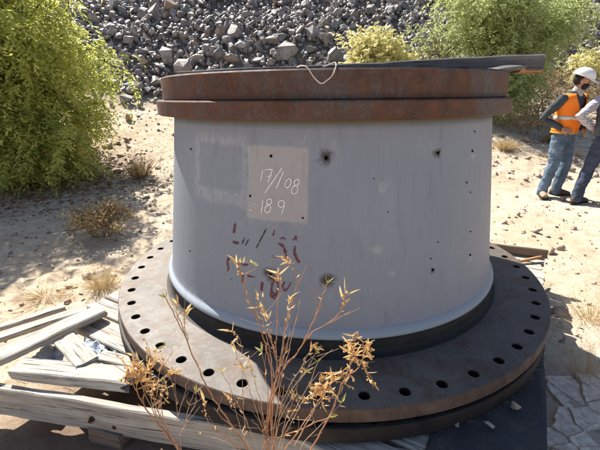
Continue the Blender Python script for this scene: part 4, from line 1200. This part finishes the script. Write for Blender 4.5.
for si, (pl, dtip, wpx, kind) in enumerate(stems):
    ymax, ymin = max(p[1] for p in pl), pl[0][1]
    pts = []
    for i, (x, y) in enumerate(pl):
        f = min(1.0, max(0.0, (y - 300) / 170.0))
        pts.append(at_depth(x, y, dtip + (0.86 - dtip) * f) - WL)
    pth = smooth_path(pts, 4)
    r = wpx * 0.0011
    pth = [p + Vector((wr.gauss(0, 0.0012), wr.gauss(0, 0.0012), 0)) if 0 < i < len(pth) - 1 else p for i, p in enumerate(pth)]
    V, F_ = tube(pth, r * 0.55, r * 1.25, 6)
    # side twigs and small leaves along the stem
    lv, lf = [], []
    for q in range(max(2, len(pth) // 5)):
        i = wr.randrange(1, max(2, int(len(pth) * 0.7)))
        p = pth[min(i, len(pth) - 2)]
        tdir = (pth[0] - pth[-1]).normalized()
        d = (tdir + Vector((wr.gauss(0, 0.8), wr.gauss(0, 0.4), wr.gauss(0.1, 0.4)))).normalized()
        if wr.random() < 0.5:
            L = wr.uniform(0.02, 0.085)
            v, f = tube(smooth_path([p, p + d * L * 0.5 + Vector((0, 0, 0.004)), p + d * L + Vector((0, 0, 0.012))], 3), r * 0.5, r * 0.3, 5); b = len(V); V += v; F_ += [tuple(k + b for k in qq) for qq in f]
        else:
            lance(p, d, wr.uniform(0.010, 0.026), 0.0022, lv, lf)
    pydata('stem', V, F_, M['stem'] if wpx >= 1.3 else M['stem2'], weed, True)
    if lv:
        lo_ = pydata('leaf', lv, lf, M['dry_leaf'], weed); lo_['kind'] = 'stuff'
    lv, lf = [], []
    top = pth[0]; dt = (pth[0] - pth[2]).normalized()
    if kind == 'f':
        nb_ = wr.randint(5, 8)
        for q in range(nb_):
            st_ = pth[min(len(pth) - 1, wr.choice((0, 0, 0, 1, 2, 3)))]
            big_ = q < 3
            lance(st_ + Vector((wr.gauss(0, 0.002), wr.gauss(0, 0.002), wr.gauss(0, 0.002))), dt * 1.1 + Vector((wr.gauss(0, 0.65), wr.gauss(0, 0.45), wr.gauss(0, 0.5))), wr.uniform(0.026, 0.042) if big_ else wr.uniform(0.008, 0.022), wr.uniform(0.003, 0.0046) if big_ else 0.0026, lv, lf, wr.uniform(-0.5, 0.8))
        for q in range(5):
            st_ = pth[min(len(pth) - 1, wr.choice((0, 1, 2, 3, 4, 5)))]
            bm = bmesh.new(); bmesh.ops.create_icosphere(bm, subdivisions=1, radius=wr.uniform(0.0018, 0.0032), matrix=Matrix.Translation(st_ + Vector((wr.gauss(0, 0.004), wr.gauss(0, 0.004), wr.gauss(0, 0.004)))) @ Matrix.Diagonal((1, 1, wr.uniform(1.0, 2.0), 1)))
            b = len(lv); lv += [x.co.copy() for x in bm.verts]; lf += [tuple(x.index + b for x in fc.verts) for fc in bm.faces]; bm.free()
    if kind == 's':
        for q in range(12):
            st_ = pth[min(len(pth) - 1, wr.choice((0, 0, 1, 2, 4, 6)))]
            en_ = st_ + Vector((wr.gauss(0, 0.026), wr.gauss(0, 0.016), wr.gauss(0.008, 0.03)))
            v, f = tube(smooth_path([st_, st_.lerp(en_, 0.5) + Vector((0, 0, 0.003)), en_], 3), 0.0011, 0.0007, 4); b = len(lv); lv += v; lf += [tuple(k + b for k in qq) for qq in f]
            for k in range(wr.randint(3, 5)):
                c = st_.lerp(en_, wr.uniform(0.55, 1.05)) + Vector((wr.gauss(0, 0.003), wr.gauss(0, 0.003), wr.gauss(0, 0.003)))
                bm = bmesh.new(); bmesh.ops.create_icosphere(bm, subdivisions=1, radius=wr.uniform(0.0016, 0.0034), matrix=Matrix.Translation(c) @ Matrix.Diagonal((1, 1, wr.uniform(0.7, 1.6), 1)))
                b = len(lv); lv += [x.co.copy() for x in bm.verts]; lf += [tuple(x.index + b for x in fc.verts) for fc in bm.faces]; bm.free()
            for k in range(2):
                lance(st_.lerp(en_, wr.uniform(0.3, 1)), Vector((wr.gauss(0, 1), wr.gauss(0, 0.6), wr.gauss(0.3, 0.8))), wr.uniform(0.014, 0.034), 0.0034, lv, lf)
    if kind == 'g':
        for q in range(4):
            lance(top, dt + Vector((wr.gauss(0, 0.5), wr.gauss(0, 0.4), wr.gauss(0, 0.4))), wr.uniform(0.012, 0.028), 0.0035, lv, lf)
    if lv:
        so_ = pydata('seed_head' if kind in 'fs' else 'bud', lv, lf, M['green_bud'] if kind == 'g' else M['dry_leaf'], weed)
        so_['kind'] = 'stuff'

# ------------------------------------------------------------------ people
SKIN = simple('tanned_skin', (0.42, 0.215, 0.145), 0.55, 0.35, 0, 0.12, 30)
MATP = dict(vest=simple('orange_vest_cloth', (1.0, 0.23, 0.02), 0.7, 0.3, 0, 0.08, 30, 0.2), tape=simple('reflective_tape', (0.62, 0.6, 0.56), 0.35, 0.6, 0.2, 0.08, 40),
            trim=simple('yellow_vest_trim', (0.80, 0.40, 0.04), 0.7, 0.3), shirt=simple('charcoal_shirt', (0.055, 0.065, 0.075), 0.85, 0.2, 0, 0.3, 14, 0.3), under=simple('maroon_undershirt', (0.075, 0.03, 0.045), 0.8, 0.2),
            collar=simple('grey_collar', (0.42, 0.40, 0.38), 0.8, 0.2), boot=simple('dusty_brown_leather', (0.12, 0.07, 0.045), 0.7, 0.3, 0, 0.4, 30), dboot=simple('sandy_leather', (0.32, 0.25, 0.18), 0.8, 0.2, 0, 0.3, 30),
            helmet=simple('white_helmet_plastic', (0.82, 0.82, 0.80), 0.3, 0.5, 0, 0.02), mask=simple('black_mask_cloth', (0.025, 0.022, 0.028), 0.8, 0.2), hair=simple('dark_hair', (0.02, 0.015, 0.012), 0.7, 0.3),
            navy=simple('navy_trouser_cloth', (0.05, 0.065, 0.105), 0.85, 0.2, 0, 0.35, 14, 0.3), grey=simple('dark_grey_jacket', (0.085, 0.09, 0.105), 0.85, 0.2, 0, 0.3, 12, 0.3), eye=simple('dark_eye', (0.02, 0.015, 0.012), 0.2, 0.5))
def mk_denim():
    t = NT('faded_denim'); p = t.coord('Object'); a = t.noise(p, 5, 5, 0.6); b = t.noise(p, 60, 3, 0.6)
    t.base(t.mix(t.ramp(b, [(0.3, 0.3), (0.7, 0.0)]), t.ramp(a, [(0.3, (0.07, 0.105, 0.16)), (0.55, (0.14, 0.20, 0.28)), (0.75, (0.25, 0.32, 0.41))]), (0.05, 0.07, 0.11)))
    t.rough(0.9); t.b.inputs['Specular IOR Level'].default_value = 0.15; t.bump(a, 0.5, 0.03); return t.m
MATP['denim'] = mk_denim()
def mk_check():
    t = NT('pale_checked_cloth'); p = t.coord('Object')
    def band(ax, s):
        x = t.new('ShaderNodeSeparateXYZ'); t.l.new(p, x.inputs[0]); return t.math('GREATER_THAN', t.math('SINE', t.math('MULTIPLY', x.outputs[ax], s)), 0.35)
    c = t.mix(t.math('MULTIPLY', band(0, 210), 0.55), (0.55, 0.51, 0.54), (0.17, 0.19, 0.30))
    c = t.mix(t.math('MULTIPLY', band(2, 190), 0.5), c, (0.30, 0.22, 0.34))
    t.base(c); t.rough(0.85); t.bump(t.noise(p, 12, 4, 0.6), 0.4, 0.02); return t.m
MATP['check'] = mk_check()

def ring_loft(bm, secs, n=16):
    """secs: list of (center Vector, ax Vector, ay Vector): elliptical sections, capped both ends"""
    rings = []
    for c, ax, ay in secs:
        rings.append([bm.verts.new(c + ax * math.cos(2 * math.pi * k / n) + ay * math.sin(2 * math.pi * k / n)) for k in range(n)])
    for a, b in zip(rings[:-1], rings[1:]):
        for k in range(n):
            j = (k + 1) % n; bm.faces.new((a[k], a[j], b[j], b[k]))
    bm.faces.new(rings[0][::-1]); bm.faces.new(rings[-1])
def limb(bm, pts, radii, n=12, cap=True):
    pts = [Vector(p) for p in pts]; secs = []; prev = None
    def frame(i):
        t = (pts[min(i + 1, len(pts) - 1)] - pts[max(i - 1, 0)]).normalized(); return t
    for i, p in enumerate(pts):
        t = frame(i)
        a = t.orthogonal().normalized() if prev is None else (prev - t * prev.dot(t)).normalized(); prev = a
        b = t.cross(a); r = radii[i]
        if i == 0 and cap:
            for q in (80, 55, 28):
                secs.append((p - t * r * math.sin(R_(q)), a * r * math.cos(R_(q)), b * r * math.cos(R_(q))))
        secs.append((p, a * r, b * r))
        if i == len(pts) - 1 and cap:
            for q in (28, 55, 80):
                secs.append((p + t * r * math.sin(R_(q)), a * r * math.cos(R_(q)), b * r * math.cos(R_(q))))
    ring_loft(bm, secs, n)
def ball(bm, c, rx, ry, rz, rot=None):
    m = Matrix.Translation(Vector(c)) @ (rot or Matrix.Identity(4)) @ Matrix.Diagonal((rx, ry, rz, 1))
    bmesh.ops.create_uvsphere(bm, u_segments=16, v_segments=10, radius=1, matrix=m)
def fuse(name, bm, mat, parent, voxel=0.011, smooth=3, folds=0.0, fs=9.0):
    """weld everything in bm into one continuous skin"""
    bmesh.ops.recalc_face_normals(bm, faces=bm.faces)
    me = bpy.data.meshes.new(name); bm.to_mesh(me); bm.free()
    o = bpy.data.objects.new(name, me); COL.objects.link(o)
    m = o.modifiers.new('r', 'REMESH'); m.mode = 'VOXEL'; m.voxel_size = voxel
    s = o.modifiers.new('s', 'SMOOTH'); s.iterations = smooth; s.factor = 0.5
    dg = bpy.context.evaluated_depsgraph_get(); dg.update()
    me2 = bpy.data.meshes.new_from_object(o.evaluated_get(dg))
    bpy.data.objects.remove(o); bpy.data.meshes.remove(me)
    if folds:
        co = np.zeros(len(me2.vertices) * 3); me2.vertices.foreach_get('co', co); co = co.reshape(-1, 3)
        no = np.zeros(len(me2.vertices) * 3); me2.vertices.foreach_get('normal', no); no = no.reshape(-1, 3)
        w = np.array([mnoise.noise(Vector((c[0] * fs, c[1] * fs, c[2] * fs * 1.7))) + 0.5 * mnoise.noise(Vector((c[0] * fs * 2.2, c[1] * fs * 2.2, c[2] * fs * 4))) for c in co])
        co = co + no * (w * folds)[:, None]; me2.vertices.foreach_set('co', co.ravel()); me2.update()
    me2.name = name
    return mesh_obj(name, me2, mat, parent, True)
def torso_secs(T, grow=0.0, zlo=None, zhi=None):
    """T: list of (z, xoff, yoff, depth, halfwidth)"""
    out = []
    for z, xo, yo, d, w in T:
        if zlo is not None and z < zlo - 1e-6: continue
        if zhi is not None and z > zhi + 1e-6: continue
        out.append((Vector((xo, yo, z)), Vector((d + grow, 0, 0)), Vector((0, w + grow, 0))))
    return out
def hand(bm, wrist, d, palm_n, side, curl=0.6):
    """palm and five fingers; d: direction of the palm, palm_n: palm normal, side: +1 if the thumb lies on the +cross side"""
    wrist, d, pn = Vector(wrist), Vector(d).normalized(), Vector(palm_n).normalized()
    a = pn.cross(d).normalized() * side
    for k in range(4):
        off = (1.5 - k) * 0.0195
        limb(bm, [wrist + a * off * 0.6 + d * 0.005, wrist + a * off + d * 0.088], [0.0125, 0.0115], 8)
        L = (0.068, 0.078, 0.073, 0.058)[k]; p = wrist + a * off + d * 0.088
        pts = [p]; dd = d.copy(); ang = curl
        for q, fr in enumerate((0.45, 0.32, 0.23)):
            dd = (dd * math.cos(ang) + pn * math.sin(ang)).normalized()
            # keep the bend plane
            pts.append(pts[-1] + dd * L * fr)
            ang = curl * 0.9
        limb(bm, pts, [0.0098, 0.009, 0.0085, 0.0075], 8)
    t0 = wrist + a * 0.028 + d * 0.022
    limb(bm, [wrist + a * 0.012 + d * 0.01, t0, t0 + a * 0.024 + d * 0.034 + pn * 0.012, t0 + a * 0.026 + d * 0.062 + pn * 0.026], [0.014, 0.0125, 0.0105, 0.0085], 8)

def person(name, loc, heading, label, spec):
    e = empty(name, loc, heading); tag(e, label, 'person')
    S = spec; T = S['torso']; HX = Vector(S['head']); Hrot = Matrix.Rotation(S['yaw'], 4, 'Z') @ Matrix.Rotation(S['nod'], 4, 'Y')
    def H(x, y, z): return HX + (Hrot @ Vector((x, y, z)))
    neck = Vector(S['neck'])
    # ---- body: one continuous figure
    bm = bmesh.new()
    ring_loft(bm, torso_secs(T, -0.012))
    limb(bm, [neck - Vector((0.01, 0, 0.06)), neck + Vector((0.01, 0, 0.04)), HX - Vector((0.015, 0, 0.06))], [0.062, 0.054, 0.055])
    ball(bm, H(-0.012, 0, 0.025), 0.094, 0.074, 0.098, Hrot)
    ball(bm, H(0.025, 0, -0.045), 0.066, 0.056, 0.072, Hrot)
    limb(bm, [H(0.082, 0, 0.018), H(0.104, 0, -0.022)], [0.010, 0.016], 8)
    for s in (-1, 1):
        ball(bm, H(-0.008, s * 0.076, -0.008), 0.018, 0.008, 0.030, Hrot)
        ball(bm, H(0.072, s * 0.032, 0.028), 0.018, 0.022, 0.010, Hrot)
    limb(bm, [H(0.078, -0.022, -0.064), H(0.084, 0, -0.064), H(0.078, 0.022, -0.064)], [0.007, 0.009, 0.007], 8)
    for leg in S['legs']:
        limb(bm, leg, [0.074, 0.05, 0.036]); 
    for s, arm in S['arms'].items():
        limb(bm, arm[:3], [0.05, 0.040, 0.029])
        hand(bm, arm[2], Vector(arm[3]), Vector(arm[4]), arm[5], arm[6])
    for (ax_, ay_, yaw) in S['feet']:
        f = Vector((math.cos(yaw), math.sin(yaw), 0)); limb(bm, [(ax_, ay_, 0.06), Vector((ax_, ay_, 0.045)) + f * 0.15], [0.04, 0.032])
    bdy = fuse('body', bm, SKIN, e, 0.0075, 2)
    for s in (-1, 1):
        bm = bmesh.new(); ball(bm, H(0.079, s * 0.031, 0.014), 0.009, 0.012, 0.007, Hrot); me = bpy.data.meshes.new('eye'); bm.to_mesh(me); bm.free(); mesh_obj('eye', me, MATP['eye'], bdy, True)
    # hair
    bm = bmesh.new(); ball(bm, H(-0.028, 0, 0.02), 0.090, 0.078, 0.095, Hrot)
    fuse('hair', bm, MATP['hair'], e, 0.012, 2)
    # ---- trousers
    bm = bmesh.new()
    ring_loft(bm, torso_secs(S['hip'], 0.006))
    for leg in S['legs']:
        h, k, a = [Vector(p) for p in leg]; m1 = h.lerp(k, 0.5); m2 = k.lerp(a, 0.35)
        limb(bm, [h, m1, k, m2, a + Vector((0, 0, 0.02)), a - Vector((0, 0, 0.045))], [0.098, 0.092, 0.076, 0.075, 0.069, 0.072])
    fuse('trousers', bm, MATP[S['trousers']], e, 0.011, 2, 0.012)
    # ---- boots
    for (ax_, ay_, yaw), bmat in zip(S['feet'], S['boots']):
        f = Vector((math.cos(yaw), math.sin(yaw), 0)); sd = Vector((-f.y, f.x, 0)); p = Vector((ax_, ay_, 0))
        bm = bmesh.new()
        limb(bm, [p + Vector((0, 0, 0.15)), p + Vector((0, 0, 0.08))], [0.044, 0.05])
        ring_loft(bm, [(p - f * 0.075 + Vector((0, 0, 0.05)), sd * 0.026, Vector((0, 0, 0.035))), (p - f * 0.05 + Vector((0, 0, 0.058)), sd * 0.04, Vector((0, 0, 0.05))), (p + f * 0.05 + Vector((0, 0, 0.056)), sd * 0.045, Vector((0, 0, 0.052))), (p + f * 0.13 + Vector((0, 0, 0.044)), sd * 0.05, Vector((0, 0, 0.038))), (p + f * 0.19 + Vector((0, 0, 0.036)), sd * 0.036, Vector((0, 0, 0.028)))], 14)
        bo_ = fuse('boot', bm, MATP[bmat], e, 0.010, 2)
        bm = bmesh.new()
        out = [(-0.082, 0.018), (-0.07, 0.038), (0.0, 0.044), (0.07, 0.046), (0.14, 0.052), (0.19, 0.040), (0.205, 0.018)]
        loop = [p + f * x + sd * w for x, w in out] + [p + f * x - sd * w for x, w in out[::-1]]
        lo = [bm.verts.new(q) for q in loop]; hi = [bm.verts.new(q + Vector((0, 0, 0.024))) for q in loop]
        for k in range(len(lo)): j = (k + 1) % len(lo); bm.faces.new((lo[k], lo[j], hi[j], hi[k]))
        bm.faces.new(lo[::-1]); bm.faces.new(hi)
        me = bpy.data.meshes.new('sole'); bm.to_mesh(me); bm.free(); mesh_obj('sole', me, MATP['mask'], bo_)
    # ---- shirt with sleeves
    bm = bmesh.new()
    ring_loft(bm, torso_secs(T, 0.004, zlo=S['hem']))
    for s, arm in S['arms'].items():
        sh_, el, wr_ = [Vector(p) for p in arm[:3]]
        limb(bm, [sh_ + Vector((0, 0.012 * s, -0.012)), sh_.lerp(el, 0.5), el, el.lerp(wr_, 0.5), wr_.lerp(el, 0.08)], [0.068, 0.062, 0.054, 0.050, 0.042])
    fuse('shirt', bm, MATP[S['shirt']], e, 0.011, 2, 0.010)
    bm = bmesh.new(); limb(bm, [neck + Vector((0.0, 0, -0.045)), neck + Vector((0.012, 0, 0.018))], [0.078, 0.066], 16)
    fuse('collar', bm, MATP[S['collar']], e, 0.011, 2)
    # ---- vest: open shell round the torso
    def band(nm, zlo, zhi, g, mat, gap, steps=14, nz=12, parent=e, thick=0.008):
        zs = [t[0] for t in T]
        def sec(z):
            return [float(np.interp(z, zs, [t[i] for t in T])) for i in (1, 2, 3, 4)]
        V, F_ = [], []; na = steps * 4
        for j in range(nz + 1):
            z = zlo + (zhi - zlo) * j / nz; xo, yo, d, w = sec(z); gp = gap(z)
            for i in range(na + 1):
                a = gp + (2 * math.pi - 2 * gp) * i / na
                wob = 0.006 * mnoise.noise(Vector((a * 2.5, z * 9, 3)))
                V.append((xo + (d + g + wob) * math.cos(a), yo + (w + g + wob) * math.sin(a), z + 0.012 * mnoise.noise(Vector((a * 1.7, 1, 7))) * (j in (0,))))
        for j in range(nz):
            for i in range(na):
                k = j * (na + 1) + i; F_.append((k, k + 1, k + na + 2, k + na + 1))
        o = pydata(nm, V, F_, mat, parent, True)
        md = o.modifiers.new('thick', 'SOLIDIFY'); md.thickness = thick; md.offset = 0
        return o
    if 'vest' in S:
        gp = lambda z: 0.03 + 0.62 * max(0.0, (z - 1.16) / 0.28) ** 0.9
        vs = band('vest', S['vest'][0], S['vest'][1], 0.03, MATP[S['vest'][2]], gp)
        if S.get('tape'):
            band('reflective_strip', 1.105, 1.155, 0.037, MATP['tape'], gp, nz=2, parent=vs, thick=0.004)
            band('hem_trim', S['vest'][0] - 0.004, S['vest'][0] + 0.012, 0.035, MATP['trim'], gp, nz=2, parent=vs, thick=0.004)
            band('undershirt', 1.0, 1.44, 0.008, MATP['under'], lambda z: 2.45, nz=10, thick=0.003) if False else None
    # ---- face mask, helmet
    if S.get('mask'):
        bm = bmesh.new(); ball(bm, H(0.046, 0, -0.05), 0.060, 0.062, 0.056, Hrot); ball(bm, H(0.090, 0, -0.03), 0.026, 0.026, 0.028, Hrot)
        fuse('face_mask', bm, MATP['mask'], e, 0.008, 2)
    if S.get('helmet'):
        V, F_ = [], []; n = 32; rows = 10
        for j in range(rows + 1):
            ph = R_(90) * j / rows
            for k in range(n):
                a = 2 * math.pi * k / n
                r = math.cos(ph); rx, ry = 0.135, 0.108
                ridge = 0.006 * math.exp(-(math.sin(a) * r * 0.11 / 0.016) ** 2) * (0.3 + math.sin(ph))
                V.append(H(-0.012 + rx * r * math.cos(a), ry * r * math.sin(a), 0.052 + 0.112 * math.sin(ph) ** 0.9 + ridge))
        for j in range(rows):
            for k in range(n):
                q = (k + 1) % n; F_.append((j * n + k, j * n + q, (j + 1) * n + q, (j + 1) * n + k))
        hh = pydata('hard_hat', V, F_, MATP['helmet'], e, True); hh.modifiers.new('t', 'SOLIDIFY').thickness = 0.004
        V, F_ = [], []
        for k in range(n):
            a = 2 * math.pi * k / n; ext = 0.014 + 0.050 * max(0, math.cos(a)) ** 2
            for dr, dz in ((0.0, 0.0), (ext, -0.006 - 0.012 * max(0, math.cos(a)))):
                for tz in (0.0, -0.006):
                    V.append(H(-0.012 + (0.134 + dr) * math.cos(a), (0.107 + dr * 0.75) * math.sin(a), 0.056 + dz + tz))
        for k in range(n):
            q = (k + 1) % n; a, b = 4 * k, 4 * q
            F_ += [(a, b, b + 2, a + 2), (a + 1, a + 3, b + 3, b + 1), (a + 2, b + 2, b + 3, a + 3)]
        pydata('brim', V, F_, MATP['helmet'], hh, True)
    return e

Pz = gz(3.86, 5.46)
w1 = dict(
    torso=[(0.88, 0.0, 0, 0.115, 0.165), (0.98, 0.005, 0, 0.118, 0.16), (1.08, 0.015, 0, 0.122, 0.16), (1.2, 0.02, 0, 0.125, 0.172), (1.31, 0.025, 0, 0.122, 0.188), (1.39, 0.03, 0, 0.10, 0.185), (1.45, 0.035, 0, 0.078, 0.13), (1.48, 0.04, 0, 0.06, 0.08)],
    hip=[(0.80, 0.0, 0, 0.10, 0.155), (0.88, 0, 0, 0.112, 0.165), (0.97, 0.005, 0, 0.114, 0.16)],
    legs=[((0.0, -0.088, 0.86), (0.035, -0.135, 0.49), (-0.015, -0.185, 0.11)), ((0.0, 0.088, 0.86), (0.06, 0.105, 0.49), (0.02, 0.075, 0.11))],
    feet=[(-0.02, -0.185, R_(-40)), (0.015, 0.075, R_(42))], boots=['dboot', 'boot'],
    arms={-1: ((0.02, -0.195, 1.385), (-0.13, -0.32, 1.12), (0.085, -0.20, 0.985), (0.75, 0.6, -0.25), (-0.3, 0.6, -0.4), 1, 0.55), 1: ((0.03, 0.205, 1.385), (-0.02, 0.32, 1.12), (0.155, 0.16, 0.965), (0.75, -0.45, -0.35), (-0.4, -0.5, -0.3), -1, 0.55)},
    neck=(0.055, 0, 1.475), head=(0.095, 0, 1.605), yaw=R_(38), nod=R_(22), hem=0.93, shirt='shirt', collar='collar', trousers='denim', vest=(0.925, 1.445, 'vest'), tape=True, mask=True, helmet=True)
person('person', (3.78, 5.46, Pz - 0.004), R_(-66), 'person in white hard hat, orange vest and faded jeans, wearing a black mask, looking down', w1)
w2 = dict(
    torso=[(0.88, 0.0, 0, 0.12, 0.165), (0.98, 0.02, 0, 0.122, 0.162), (1.08, 0.05, 0, 0.125, 0.165), (1.2, 0.08, 0, 0.128, 0.178), (1.30, 0.11, 0, 0.125, 0.192), (1.37, 0.14, 0, 0.105, 0.188), (1.43, 0.16, 0, 0.08, 0.13), (1.46, 0.175, 0, 0.06, 0.08)],
    hip=[(0.80, 0.0, 0, 0.105, 0.158), (0.88, 0, 0, 0.118, 0.168), (0.97, 0.015, 0, 0.118, 0.162)],
    legs=[((0.0, -0.088, 0.86), (0.05, -0.12, 0.49), (0.02, -0.15, 0.11)), ((0.0, 0.088, 0.86), (0.02, 0.16, 0.49), (-0.05, 0.225, 0.11))],
    feet=[(0.02, -0.15, R_(-35)), (-0.05, 0.225, R_(-42))], boots=['boot', 'boot'],
    arms={-1: ((0.125, -0.21, 1.365), (0.10, -0.33, 1.10), (0.31, -0.2, 1.02), (0.9, 0.4, 0.1), (0, 0.3, -1), 1, 0.5), 1: ((0.125, 0.205, 1.365), (-0.06, 0.40, 1.165), (0.06, 0.215, 1.01), (0.6, -0.35, -0.6), (0.3, -0.8, 0.1), -1, 0.5)},
    neck=(0.19, 0, 1.455), head=(0.24, 0, 1.58), yaw=R_(-20), nod=R_(24), hem=0.93, shirt='check', collar='check', trousers='navy', vest=(0.93, 1.39, 'grey'), helmet=False)
Pz2 = gz(4.0, 4.92)
person('person', (4.07, 4.95, Pz2 - 0.004), R_(58), 'person leaning forward at the right frame edge in dark vest, checked sleeves and navy trousers', w2)
